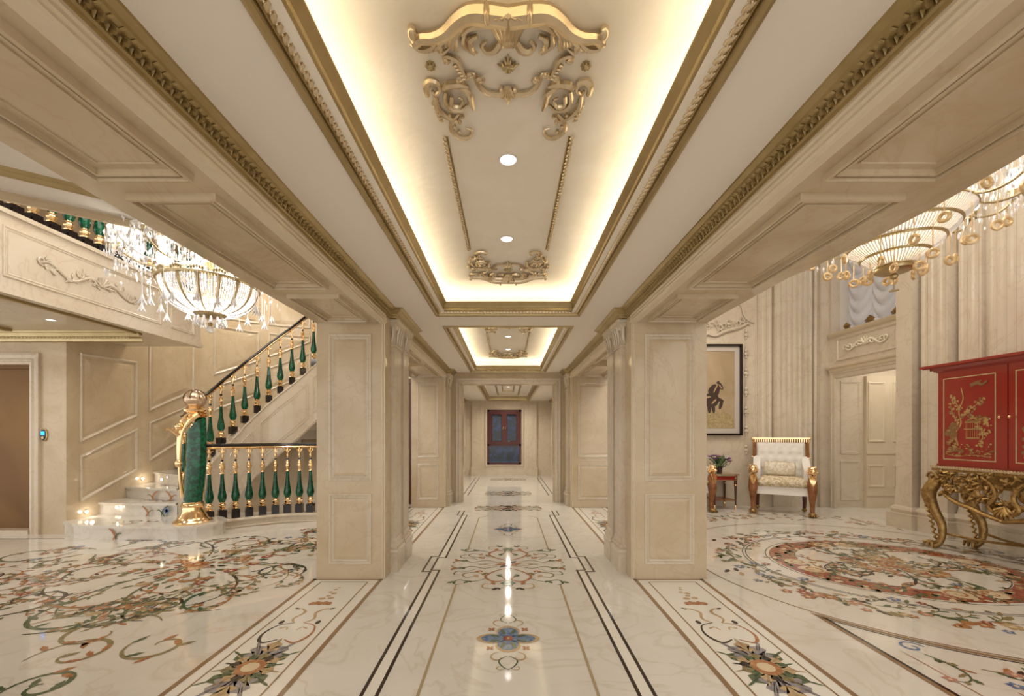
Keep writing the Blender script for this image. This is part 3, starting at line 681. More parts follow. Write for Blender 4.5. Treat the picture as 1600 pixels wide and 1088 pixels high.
# ---------------------------------------------------------------- left hall: lift wall, gallery, stair walls
WX = -5.46
mb = MB(); ex0, ex1 = -7.4, (46 - 794) * 5.14 / 650
mb.box(ex1, 5.14, 0, WX, 5.3, 2.49); mb.box(-9.5, 5.14, 0, ex0, 5.4, 2.49); mb.box(ex0, 5.14, 2.1, ex1, 5.4, 2.49)
we = struct(mb.build('wall_lift', M_WALL), 'cream marble wall with the lift door at the far left', 'wall')
mb = MB(); lo = []
for i, h in [(0, 0), (0, .03), (.02, .035), (.03, .02), (.07, .015), (.085, .028), (.1, .026), (.115, .01), (.135, .006), (.14, -.12)]:
    lo.append([(ex0 - .14 + i, 5.14 - h, 0), (ex0 - .14 + i, 5.14 - h, 2.24 - i), (ex1 + .14 - i, 5.14 - h, 2.24 - i), (ex1 + .14 - i, 5.14 - h, 0)])
mb.loft(lo, closed=False); mb.build('door_casing', M_WALLP, we)
mb = MB(); mb.box(ex0, 5.26, .0, ex1 - .09, 5.28, 2.1); mb.box(ex1 - .085, 5.25, 0, ex1 - .055, 5.28, 2.1); mb.box(ex1 - .045, 5.22, 0, ex1, 5.28, 2.1); mb.box(ex0, 5.22, 2.06, ex1, 5.28, 2.1)
d1 = struct(mb.build('door_1', M_BRONZE), 'brown bronze lift door at the left edge', 'door')
mb = MB(); mb.box(ex0, 5.12, .0, ex1, 5.28, .05); mb.build('threshold', M_WALLP, d1)
# thermostat-like call panel
px = (70 - 794) * 5.14 / 650; pz = 1.25 - (680 - 677) * 5.14 / 650
cp = tag(thing('call_panel', (px, 5.14, pz)), 'small oval call panel with blue screen beside the lift door', 'panel')
mb = MB(); n = 20
def oval(rx, rz, y, n=20): return [(rx * math.cos(2 * PI * k / n) * (1 if abs(math.cos(2 * PI * k / n)) < .6 else .95), y, rz * math.sin(2 * PI * k / n)) for k in range(n)]
mb.loft([oval(.045, .08, 0), oval(.045, .08, -.012), oval(.038, .073, -.016)], cap=True); mb.build('gilt_plate', M_GOLD, cp, True)
mb = MB(); mb.loft([oval(.035, .07, -.016), oval(.032, .067, -.022)], cap=True); mb.build('black_face', M_BLACK, cp)
mb = MB(); mb.box(-.022, -.025, .0, .022, -.0225, .045); mb.build('screen', M_BLUE, cp)
mb = MB(); mb.lathe([(.001, 0), (.016, 0), (.016, -.005), (.001, -.006)], (0, -.022, -.032), 12, 'y'); mb.build('button', M_GOLD, cp)
# gallery slab and fascia
GX, GZ0, GZ1, GYE = -4.4, 2.49, 3.21, 5.95
mb = MB(); mb.prism([(GX, -3.2), (GX, GYE), (-9.5, GYE), (-9.5, -3.2)], GZ0, GZ1 - .04)
mb.box(-9.5, -3.2, GZ1 - .04, GX + .03, GYE + .03, GZ1); mb.box(GX - .06, -3.2, GZ0 - .02, GX + .025, GYE + .02, GZ0 + .04)
gal = struct(mb.build('ceiling_gallery', M_WALLP), 'pale marble gallery slab with ornamented fascia above the lift hall', 'gallery')
for (ya, yb) in ((1.6, 3.45), (3.62, 5.27), (5.42, 5.83)):
    mb = MB(); mb.frame((GX, 0, 0), (0, 1, 0), (0, 0, 1), (1, 0, 0), (ya, 2.62, yb, 3.07), PANEL); mb.build('panel_moulding', M_WALLP, gal)
mb = MB(); rnd = random.Random(8)   # relief scroll on fascia
for sg in (-1, 1):
    cy = 4.5
    mb.tube(smooth([(GX + .012, cy + sg * t * .6, 2.83 + .05 * math.sin(t * 9)) for t in [i / 8 for i in range(9)]], 3), [.014, .006], 5)
    for k in range(5):
        y = cy + sg * (.08 + k * .12); z = 2.83 + .05 * math.sin(k * 1.9)
        mb.tube([(GX + .012, y + sg * p[0], z + p[1]) for p in spiral(.02, 0, .05, .008, k, (-1) ** k * .9, 12)], [.005, .011, .004], 5)
        for j in range(3): a = rnd.random() * 6; mb.ell((GX + .01, y + .05 * math.cos(a), z + .05 * math.sin(a)), (.008, .03, .01), 5, 4, Matrix.Rotation(a, 3, 'X'))
for j in range(7): a = PI * (j / 6); mb.tube([(GX + .01, 4.5, 2.83), (GX + .02, 4.5 + .09 * math.cos(a), 2.83 + .1 * math.sin(a))], [.005, .012], 5)
mb.build('scroll_relief', M_WALLP, gal, True)
mb = MB()   # gold trims under the gallery
mb.planmould([(-4.52, -1), (-4.52, 5.14), (-9.4, 5.14)], [(0, GZ0 - .13 + .13), (0, GZ0 - .03), (.02, GZ0 - .035), (.05, GZ0 - .02), (.06, GZ0)])
mb.planmould([(-4.5, 5.14), (-9.4, 5.14)], [(0, GZ0 - .12), (.02, GZ0 - .11), (.03, GZ0 - .08), (.06, GZ0 - .06), (.08, GZ0 - .02), (.1, GZ0 - .018), (.11, GZ0)])
mb.planmould([(-5.9, 2), (-5.9, 4.95), (-8.4, 4.95), (-8.4, 2)], [(0, GZ0), (0, GZ0 - .03), (.03, GZ0 - .035), (.05, GZ0 - .015), (.07, GZ0)], closed=True)
tr = struct(mb.build('trim_9', M_GOLD), 'gold mouldings on the ceiling under the gallery', 'moulding')
mb = MB(); x = -4.65
while x > -7.2: mb.ell((x, 5.14 - .055, GZ0 - .072), (.02, .01, .016), 5, 4, Matrix.Rotation(.5, 3, 'Y')); x -= .045
stuff(mb.build('carved_leaf_band', M_GOLD, tr, True))
# stair outer wall
OUT = [(WX, 5.30), (WX, 6.9), (-5.38, 7.3), (-5.18, 7.65), (-4.9, 7.95), (-4.5, 8.2), (-4.1, 8.34), (-3.6, 8.42), (-1.63, 8.45)]
mb = MB()
def wallstrip(mb, pts, z0, z1, t=.1):
    mb.planmould(pts, [(0, z0), (0, z1)]); mb.planmould(pts, [(t, z0), (t, z1)]); mb.planmould(pts, [(0, z1), (t, z1)])
wallstrip(mb, OUT[:2], -1.3, 3.19); wallstrip(mb, OUT[1:], -1.3, 4.6)
ws = struct(mb.build('wall_stair', M_WALL), 'curved cream marble wall following the staircase, with slanted panels', 'wall')
def wallpt(u):   # distance along outer wall -> point and normal (into the stair)
    for i in range(len(OUT) - 1):
        a, b = Vector(OUT[i]), Vector(OUT[i + 1]); L = (b - a).length
        if u <= L or i == len(OUT) - 2:
            d = (b - a) / L; return a + d * u, Vector((d.y, -d.x))
        u -= L
def slant_panel(u0, u1, b0, b1, t0, t1):
    mb = MB(); n = 5
    def loop(ins, h):
        P = []
        for k in range(n + 1): u = u0 + ins + (u1 - u0 - 2 * ins) * k / n; f = (u - u0) / (u1 - u0); P.append((u, b0 + (b1 - b0) * f + ins * 1.05))
        for k in range(n, -1, -1): u = u0 + ins + (u1 - u0 - 2 * ins) * k / n; f = (u - u0) / (u1 - u0); P.append((u, t0 + (t1 - t0) * f - ins * 1.05))
        r = []
        for u, z in P: p, nn = wallpt(u); q = p + nn * h; r.append((q.x, q.y, z))
        return r
    mb.loft([loop(0, 0), loop(0, .012), loop(.012, .02), (loop(.03, .01)), loop(.036, .001)])
    mb.build('panel_moulding', M_WALLP, ws)
    mb = MB(); lo = [loop(.06, .001), loop(.075, .006), loop(.12, .012)]; mb.loft(lo); mb.quad(*lo[-1]); mb.build('raised_panel', M_WALL, ws)
slant_panel(.0, .82, .37, .70, .96, 1.32); slant_panel(.0, .82, 1.13, 1.50, 2.28, 2.3)
slant_panel(1.02, 1.86, .82, 1.22, 1.41, 1.75); slant_panel(1.02, 1.86, 1.58, 1.95, 3.0, 3.0)
for u in (2.2, 3.1, 4.0, 4.9):
    z = .86 + (u - 1.2) * .48; slant_panel(u, u + .75, z + .3, z + .66, z + .75, z + 1.1); slant_panel(u, u + .75, z + .95, z + 1.3, 3.2, 3.2)
    slant_panel(u, u + .75, 3.35, 3.35, 4.4, 4.4)
# under-stair lower wall and sunken floor
mb = MB(); mb.quad((-5.4, 5.2, -1.2), (-1.4, 5.2, -1.2), (-1.4, 8.5, -1.2), (-5.4, 8.5, -1.2)); struct(mb.build('floor', M_WALL), 'sunken floor of the lower stairwell behind the balustrade', 'floor')
mb = MB(); mb.quad(*[(x, y, 0) for x, y in CURB[:1]] + [(*CURB[0], -1.2), (*CURB[1], -1.2), (*CURB[1], 0)])
for i in range(1, 5): mb.quad((*CURB[i], 0), (*CURB[i], -1.2), (*CURB[i + 1], -1.2), (*CURB[i + 1], 0))
struct(mb.build('wall_stairwell', M_WALL), 'marble lining of the sunken stairwell', 'wall')
# upper wall and ceilings of left hall
mb = MB(); wallstrip(mb, [(-9.5, 3.85), (-7.06, 5.78), (-5.78, 6.78), (-5.40, 7.1)], 3.1, 4.6); struct(mb.build('wall_upper_left', M_WALL), 'beige upper wall behind the gallery', 'wall')
mb = MB(); mb.quad((-9.5, -3.2, 4.6), (-1.64, -3.2, 4.6), (-1.64, 8.6, 4.6), (-9.5, 8.6, 4.6)); ul = struct(mb.build('ceiling_left', M_CEILW), 'high white ceiling of the staircase hall', 'ceiling')
mb = MB(); d = Vector((.62, .67)).normalized(); p0 = Vector((-6.35, 5.20)); pp = [tuple(p0 - d * 3), tuple(p0 + d * 1.6)]
for off in (0, .9): mb.planmould([(a, b) for a, b in pp], [(-off, 4.6), (-off, 4.56), (.03 - off, 4.55), (.07 - off, 4.57), (.09 - off, 4.55), (.13 - off, 4.6)])
mb.build('gold_moulding', M_GOLD, ul)
BAND = smooth([(-6, 1.75), (-5, 2.15), (-4.2, 2.62), (-3.67, 2.97), (-3.3, 3.23), (-2.95, 3.47), (-2.3, 3.8), (-1.645, 3.98)], 4)
BAND = [(p[0], p[1]) for p in [(*q, 0)[:2] for q in BAND]]
mb = MB(); mb.prism([(-1.645, -3.2)] + BAND[::-1] + [(-6, -3.2)], 2.99, 3.1); cf = struct(mb.build('ceiling_left_front', M_CEILW), 'white ceiling strip with gold moulding before the round opening of the staircase hall', 'ceiling')
mb = MB(); mb.planmould(BAND, [(-.01, 2.99), (-.01, 2.98), (0, 2.975), (0, 2.93), (.025, 2.93), (.025, 3.2)]); mb.build('edge_band', M_WALL, cf)
mb = MB(); mb.planmould(BAND, [(-.30, 2.99), (-.30, 2.975), (-.33, 2.965), (-.34, 2.975), (-.37, 2.96), (-.40, 2.975), (-.42, 2.97), (-.44, 2.99)]); mb.build('gold_moulding', M_GOLD, cf)
mb = MB(); mb.box(-2.5, 7.3, 0, -1.66, 7.36, 2.15); mb.box(-2.52, 7.26, 0, -2.44, 7.36, 2.2); mb.box(-2.5, 7.26, 2.12, -1.66, 7.36, 2.2)
mb.frame((0, 7.3, 0), (1, 0, 0), (0, 0, 1), (0, -1, 0), (-2.38, .9, -1.76, 2.0), [(0, 0), (0, .012), (.02, .012), (.03, 0)]); struct(mb.build('door_2', M_BRDOOR), 'dark brown door glimpsed behind the near left pier', 'door')

# ---------------------------------------------------------------- staircase
RISE = .1635
O_ = [(WX, 5.12), (WX, 5.56), (WX, 5.96), (WX, 6.42), (-5.45, 6.85), (-5.36, 7.25), (-5.17, 7.6), (-4.87, 7.92), (-4.5, 8.15), (-4.12, 8.28), (-3.75, 8.34), (-3.4, 8.38), (-3.1, 8.38), (-2.8, 8.38), (-2.5, 8.38), (-2.2, 8.38)]
I_ = [(-3.9, 5.0), (-4.36, 5.48), (-4.47, 5.68), (-4.5, 5.86), (-4.5, 6.03), (-4.48, 6.22), (-4.43, 6.42), (-4.34, 6.6), (-4.22, 6.74), (-4.08, 6.85), (-3.93, 6.94), (-3.78, 7.03), (-3.62, 7.12), (-3.47, 7.2), (-3.32, 7.27), (-3.15, 7.32)]
stair = tag(thing('staircase', (-4.9, 5.2, 0)), 'curved marble staircase climbing to the right behind the green newel post', 'staircase')
def loc(par, o): o.parent = par; o.matrix_parent_inverse = Matrix.Translation(par.location).inverted() if not par.rotation_euler.z else par.matrix_world.inverted(); return o
first = [(WX, 5.12), (-5.2, 4.98), (-4.9, 4.9), (-4.5, 4.87), (-4.1, 4.87), (-3.85, 4.84), (-3.66, 4.88), (-3.55, 5.0), (-3.53, 5.15), (-3.6, 5.3), (-3.75, 5.42), (-4.0, 5.48), (-4.36, 5.55), (WX, 5.62)]
def off(poly, d):
    c = Vector((sum(p[0] for p in poly) / len(poly), sum(p[1] for p in poly) / len(poly)))
    return [tuple(Vector(p) + (Vector(p) - c).normalized() * d) for p in poly]
for k in range(15):
    z = RISE * (k + 1); mb = MB()
    if k == 0: poly = first; lip = first[:]; lip = [(p[0] + (.0 if p[0] <= WX else (.02 if p[0] > -4 else 0)), p[1] - (.02 if p[1] < 5.2 else 0)) for p in first]
    else:
        a, b, c_, d_ = I_[k], O_[k], O_[k + 1], I_[k + 1]
        m = ((a[0] + b[0]) / 2, (a[1] + b[1]) / 2 - (.06 if k < 4 else 0)); poly = [a, m, b, c_, d_]
        dv = Vector((b[1] - a[1], a[0] - b[0])).normalized() * -.022
        if dv.y > 0 and k < 6: dv = -dv
        lip = [(a[0] + dv.x, a[1] + dv.y), (m[0] + dv.x, m[1] + dv.y), (b[0] + dv.x, b[1] + dv.y), c_, d_]
    zb = 0 if k < 4 else z - .5
    mb.prism(poly, max(zb, 0 if k < 5 else zb), z - .028); mb.prism(lip, z - .028, z); loc(stair, mb.build('step', M_FLOOR))
# string wall on the inner side
BAL = [(-4.30, 5.52, .50), (-4.38, 5.75, .62), (-4.41, 5.95, .76), (-4.405, 6.15, .883), (-4.39, 6.36, 1.046), (-4.32, 6.53, 1.22), (-4.23, 6.68, 1.394), (-4.10, 6.79, 1.563), (-3.965, 6.89, 1.738), (-3.82, 6.975, 1.90), (-3.67, 7.06, 2.06), (-3.53, 7.15, 2.23), (-3.39, 7.25, 2.405), (-3.25, 7.31, 2.57), (-3.1, 7.35, 2.73)]
def strpt(t):
    k = min(int(t), len(BAL) - 2); f = t - k; a, b = Vector(BAL[k]), Vector(BAL[k + 1]); p = a.lerp(b, f)
    d = (Vector(BAL[min(k + 1 + (f > .5), len(BAL) - 1)]) - Vector(BAL[max(k - 1 + (f > .5), 0)])); n = Vector((d.y, -d.x, 0)).normalized(); return p, n
mb = MB(); L1, L2, L3, L4 = [], [], [], []
for i in range(43):
    t = i / 3; p, n = strpt(t); zb = max(p.z - 1.0, -.4) if t > 3.2 else 0.0
    L1.append((*(p + n * .09).xy, p.z)); L2.append((*(p - n * .07).xy, p.z)); L3.append((*(p + n * .09).xy, zb)); L4.append((*(p - n * .07).xy, zb))
mb.loft([L3, L1, L2, L4, L3], closed=False); mb.quad(L1[0], L2[0], L4[0], L3[0]); st = loc(stair, mb.build('string', M_WALLP))
mb = MB()
capl = []
for o_, dz in ((.09, 0), (.11, .005), (.115, .02), (.11, .035), (-.08, .035), (-.08, 0)):
    capl.append([(*(strpt(i / 3)[0] + strpt(i / 3)[1] * o_).xy, strpt(i / 3)[0].z + dz - .02) for i in range(43)])
mb.loft(capl, closed=False)
for o_, dz in ((.1, -.96), ): mb.tube([(*(strpt(i / 3)[0] + strpt(i / 3)[1] * .09).xy, strpt(i / 3)[0].z + dz) for i in range(12, 43)], .018, 6)
mb.build('string_moulding', M_WALLP, st); C.objects[-1].matrix_parent_inverse = Matrix.Identity(4) if False else C.objects[-1].matrix_parent_inverse
def on_string(t0, t1, d0, d1):
    mb = MB()
    for ins in (0, .045):
        a, b = t0 + ins * 4, t1 - ins * 4; pts = []
        for k in range(9): t = a + (b - a) * k / 8; p, n = strpt(t); q = p + n * .094; pts.append((q.x, q.y, p.z - d0 - ins * 1.1))
        for k in range(9): t = b + (a - b) * k / 8; p, n = strpt(t); q = p + n * .094; pts.append((q.x, q.y, p.z - d1 + ins * 1.1))
        pts.append(pts[0]); mb.tube(pts, .009 if ins == 0 else .005, 5, False)
    mb.build('panel_moulding', M_WALLP, st)
on_string(4.3, 6.5, .2, .75); on_string(7.2, 11.4, .2, .8); on_string(11.9, 13.9, .2, .8)
# vine on the steps
mb = MB(); rnd = random.Random(44)
def stepvine(pts, w, c, z): mb.mi = c; mb.rib(pts, w, z)
for k, (x, y) in enumerate(((-4.55, 5.1), (-4.75, 5.7), (-4.85, 6.1))):
    z = RISE * (k + 1) + .002
    for j in range(4): p = spiral(x + rnd.uniform(-.15, .3), y + rnd.uniform(-.1, .12), .12, .02, rnd.random() * 6, rnd.choice((-.6, .6)), 12); stepvine(p, [.006, .02, .006], rnd.choice((RUST, GRN, DK, OLV)), z)
    for j in range(8): mb.mi = rnd.choice((GRN, OLV, RUST, DK)); mb.leaf(x + rnd.uniform(-.3, .4), y + rnd.uniform(-.12, .12), rnd.random() * 6, .08, .04, z + .0005)
def riser_vine(x0, y, z0, cols, flip=1):
    mb.T = Matrix(((1, 0, 0, x0), (0, 0, 0, y), (0, 1, 0, z0), (0, 0, 0, 1)))
    mb.mi = cols[0]; mb.rib([(p[0] * flip, p[1]) for p in smooth([(0, 0), (.02, .05), (-.01, .1), (-.05, .135)])], [.02, .03, .012], 0)
    mb.mi = cols[1]; mb.rib([(p[0] * flip, p[1]) for p in smooth([(.03, 0), (.035, .05), (.07, .08), (.1, .07)])], [.008, .018, .006], 0)
    mb.T = None
riser_vine(-4.62, 4.865, .0, (RUST, GRN)); riser_vine(-4.72, 5.425, RISE, (RUST, OLV)); riser_vine(-4.5, 5.44, RISE, (GRN, GRN), -1); riser_vine(-4.85, 5.70, 2 * RISE, (RUST, OLV), -1); riser_vine(-4.6, 5.65, 2 * RISE, (RUST, RUST))
mb.T = Matrix(((1, 0, 0, -4.28), (0, 0, 0, 5.40), (0, 1, 0, RISE + .07), (0, 0, 0, 1)))
mb.T = Matrix(((1, 0, 0, -4.46), (0, 0, 0, 5.43), (0, 1, 0, RISE + .07), (0, 0, 0, 1))); blossom(mb, 0, 0, .05, 6, BLU, DK, 0)
mb.T = None
loc(stair, mb.build('vine_inlay', INL))
# curb under lower balustrade
LOWB = [(-3.88, 5.40), (-3.78, 5.50), (-3.67, 5.60), (-3.55, 5.70), (-3.42, 5.79), (-3.29, 5.88), (-3.15, 5.94), (-3.0, 5.98), (-2.85, 6.0), (-2.69, 6.01), (-2.53, 6.02), (-2.37, 6.02), (-2.2, 6.02), (-2.04, 6.02), (-1.88, 6.02), (-1.72, 6.02)]
mb = MB(); mb.planmould(LOWB[::-1], [(-.1, 0), (-.1, .115), (.1, .115), (.12, .105), (.12, .085), (.1, .075), (.1, .02), (.14, .01), (.14, 0)])
cb_ = struct(mb.build('baseboard_curb', M_WALLP), 'low curved marble curb under the lower balustrade', 'curb')

# ---------------------------------------------------------------- balusters
def baluster_proto():
    mb = MB(); mb.lathe([(.019, .60), (.021, .56), (.024, .5), (.031, .42), (.043, .345), (.05, .30), (.05, .275), (.04, .24), (.026, .215)], seg=14)
    g = mb.build('baluster', M_GREEN, None, True)
    mb = MB(); mb.lathe([(.022, .12), (.036, .125), (.038, .135), (.026, .145), (.036, .165), (.042, .18), (.036, .195), (.024, .205), (.03, .213), (.028, .222)], seg=14, lobes=7, la=.06)
    mb.lathe([(.026, .595), (.026, .605), (.016, .615), (.018, .64), (.028, .665), (.03, .69), (.018, .71), (.026, .715), (.026, .725), (.014, .735), (.012, .755)], seg=12, lobes=6, la=.05)
    mb.lathe([(.012, .785), (.013, .80), (.02, .82), (.012, .85), (.012, .93)], seg=10)
    for k in range(5):
        a = 2 * PI * k / 5; mb.tube([(.008 * math.cos(a), .008 * math.sin(a), .86), (.022 * math.cos(a), .022 * math.sin(a), .89), (.042 * math.cos(a), .042 * math.sin(a), .905), (.046 * math.cos(a), .046 * math.sin(a), .885)], [.006, .009, .006, .003], 4)
    gg = mb.build('gilt_mount', M_GILT, g, True)
    mb = MB(); mb.box(-.047, -.047, 0, .047, .047, .118); mb.box(-.012, -.012, .757, .012, .012, .785); mb.build('plinth', M_BLACK, g)
    return g
def balustrade(name, label, pts, railpts, proto=None, railh=.94):
    t = tag(thing(name, tuple(pts[0])), label, 'balustrade', 'green and gilt balustrades')
    del t['group']
    o0 = Vector(pts[0])
    for i, p in enumerate(pts):
        b = proto.copy(); C.objects.link(b); b.parent = t; b.location = Vector(p) - o0
        d = Vector(pts[min(i + 1, len(pts) - 1)]) - Vector(pts[max(i - 1, 0)]); b.rotation_euler = (0, 0, math.atan2(d.y, d.x))
        for ch in proto.children: c = ch.copy(); C.objects.link(c); c.parent = b
    r = [Vector(p) - o0 + Vector((0, 0, railh)) for p in railpts]
    mb = MB(); mb.tube([p + Vector((0, 0, .028)) for p in r], .03, 8, flat=.75); mb.build('handrail', M_BLACK, t, True)
    mb = MB(); mb.tube(r, .02, 6); mb.build('gilt_underrail', M_GILT, t, True)
    return t
proto = baluster_proto()
balustrade('stair_balustrade', 'stair balustrade of green vase balusters climbing to the right above the string', [(x, y, z + .015) for x, y, z in BAL], smooth([(-4.05, 5.2, .42)] + [(x, y, z + .015) for x, y, z in BAL], 3), proto)
balustrade('lower_balustrade', 'level lower balustrade of green balusters around the stairwell, right of the newel', [(x, y, .115) for x, y in LOWB], smooth([(-3.88, 5.15, .115)] + [(x, y, .115) for x, y in LOWB], 2), proto)
gy = [3.0 + .16 * k for k in range(-8, 19)]
balustrade('gallery_balustrade', 'upper gallery balustrade whose black plinths and green vases show above the fascia', [(GX - .12, y, GZ1) for y in gy], [(GX - .12, y, GZ1) for y in gy], proto)
for ch in list(proto.children): bpy.data.objects.remove(ch)
bpy.data.objects.remove(proto)
# newel post
nw = tag(thing('newel_post', (-3.85, 5.08, RISE)), 'tall green malachite newel post with gilt base and gilt ball, on the first step', 'newel post')
mb = MB(); mb.lathe([(.19, 0), (.195, .015), (.18, .035), (.16, .045), (.15, .07), (.125, .11), (.11, .15), (.108, .19), (.118, .2), (.12, .215), (.108, .225), (.104, .25)], seg=20, lobes=10, la=.02); mb.build('gilt_base', M_GILT, nw, True)
mb = MB(); loops = []
for i in range(13):
    t = i / 12; z = .24 + .98 * t; cx = .0 + .045 * math.sin(t * PI * .55); w2 = .102 + .018 * math.sin(t * PI) - .0 * t; zz = z
    lp = []
    for k in range(16):
        a = 2 * PI * k / 16; x = cx + w2 * math.cos(a); y = .085 * math.sin(a); dz = (.11 * (math.cos(a))) * max(0, (t - .75) / .25); lp.append((x, y, zz + dz - (.05 if t > .99 else 0)))
    loops.append(lp)
mb.loft(loops, cap=True); mb.build('malachite_body', M_GREEN, nw, True)
mb = MB()
for sy in (-1, 1):
    mb.tube(smooth([(-.1, .05 * sy, .3), (-.125, .05 * sy, .6), (-.11, .05 * sy, .95), (-.07, .055 * sy, 1.12), (.03, .07 * sy, 1.25), (.12, .06 * sy, 1.32)]), [.008, .012, .014, .022, .03], 6)
mb.tube(smooth([(-.115, 0, .3), (-.15, -.02, .7), (-.15, -.02, 1.0), (-.1, 0, 1.22), (0, 0, 1.3)]), [.012, .018, .024, .05, .06], 8)
mb.tube(smooth([(-.14, -.03, 1.06), (-.2, -.06, 1.12), (-.27, -.06, 1.14), (-.29, -.04, 1.12)]), [.03, .016, .008], 6)
mb.ell((-.13, -.06, .72), (.045, .03, .05), 10, 6)
mb.ell((-.12, -.05, 1.17), (.05, .05, .05), 8, 6)
mb.tube([(.105, .03, .28), (.125, .02, .8), (.13, .0, 1.25)], .01, 6)
mb.lathe([(.06, 1.22), (.075, 1.25), (.1, 1.28), (.075, 1.31), (.085, 1.335), (.12, 1.35), (.125, 1.37), (.095, 1.39), (.08, 1.41)], (.03, 0, 0), seg=18, lobes=9, la=.03)
mb.build('gilt_mount', M_GILT, nw, True)
M_BALL = mat('smoky_glass_ball', (.62, .47, .33), .06, .6)
mb = MB(); mb.ell((.03, 0, 1.50), (.122, .122, .112), 20, 12); mb.build('ball', M_BALL, nw, True)
mb = MB()
for k in range(4):
    a = k * PI / 4 + .2; mb.tube([(.03 + .125 * math.cos(t) * math.cos(a), .125 * math.cos(t) * math.sin(a), 1.50 + .115 * math.sin(t)) for t in [PI * j / 12 for j in range(13)]], .006, 5)
mb.build('gilt_band', M_BRONZE, nw, True)
# handrail support volute
mb = MB(); mb.tube([(-4.05 + .06 * math.cos(a), 5.25 + .06 * math.sin(a), 1.46) for a in [k * PI / 5 for k in range(9)]], .014, 6); tag(mb.build('handrail_volute', M_BRONZE, None, True), 'dark handrail volute curling out left of the newel post', 'handrail end')
# step lights
for i, (px, py) in enumerate(((134.5, 800), (222.5, 748))):
    Y = WX * 650 / (px - 794); z = 1.25 - (py - 677) * Y / 650
    t = tag(thing('step_light', (WX, Y, z)), ['round step light in the stair wall above the first step', 'round step light in the stair wall above the third step'][i], 'step light')
    mb = MB(); mb.lathe([(.001, .001), (.022, .001), (.022, .006), (.001, .008)], (0, 0, 0), 14, 'x'); mb.build('lens', M_STEPL, t)
    mb = MB(); mb.lathe([(.022, .0), (.03, .0), (.03, .008), (.022, .01)], (0, 0, 0), 14, 'x', caps=False); mb.build('rim', M_GOLD, t)
    lamp('step_lamp', 'POINT', (WX + .08, Y, z), .2, WARM, .02)
for i, (x, y, z) in enumerate(((-5.12, 5.478, .27), (-4.86, 5.86, .60))):
    t = tag(thing('step_light', (x, y - .02, z)), ['round light set in the riser of the second step', 'round light set in the riser of the fourth step'][i], 'step light')
    mb = MB(); mb.lathe([(.001, 0), (.017, 0), (.017, -.004), (.001, -.006)], (0, 0, 0), 12, 'y'); mb.build('lens', M_STEPL, t)
    mb = MB(); mb.lathe([(.017, 0), (.024, 0), (.024, -.005), (.017, -.007)], (0, 0, 0), 12, 'y', caps=False); mb.build('rim', M_GOLD, t)

# ---------------------------------------------------------------- downlights
def downlight(x, y, z, label, r=.038, group=None):
    t = tag(thing('downlight', (x, y, z)), label, 'downlight')
    mb = MB(); mb.lathe([(r, 0), (r * 1.25, -.001), (r * 1.28, -.004), (r * 1.02, -.005), (r * .98, 0)], seg=20, caps=False); mb.build('trim_ring', M_WHITEF, t, True)
    mb = MB(); mb.lathe([(r, -.001), (r * .9, -.0015), (r * .001, -.002)], seg=20, caps=False); mb.build('lens', M_DLT, t, True)
    lamp('downlight_lamp', 'SPOT', (x, y, z - .03), 10, WHITE, .05, (0, 0, 0), spot=2.2)
downlight(0, 1.974, ZT, 'nearest round downlight in the ceiling cove panel'); downlight(-.01, 2.78, ZT, 'second round downlight, before the far cartouche of the first cove')
downlight(0, 5.59, ZT, 'third round downlight, the nearer one in the second cove'); downlight(0, 6.45, ZT, 'fourth round downlight, the farther one in the second cove')
downlight(-5.0, 4.55, GZ0, 'downlight in the ceiling under the gallery'); downlight(0, 9.6, ZB + .12, 'downlight in the back room ceiling tray')

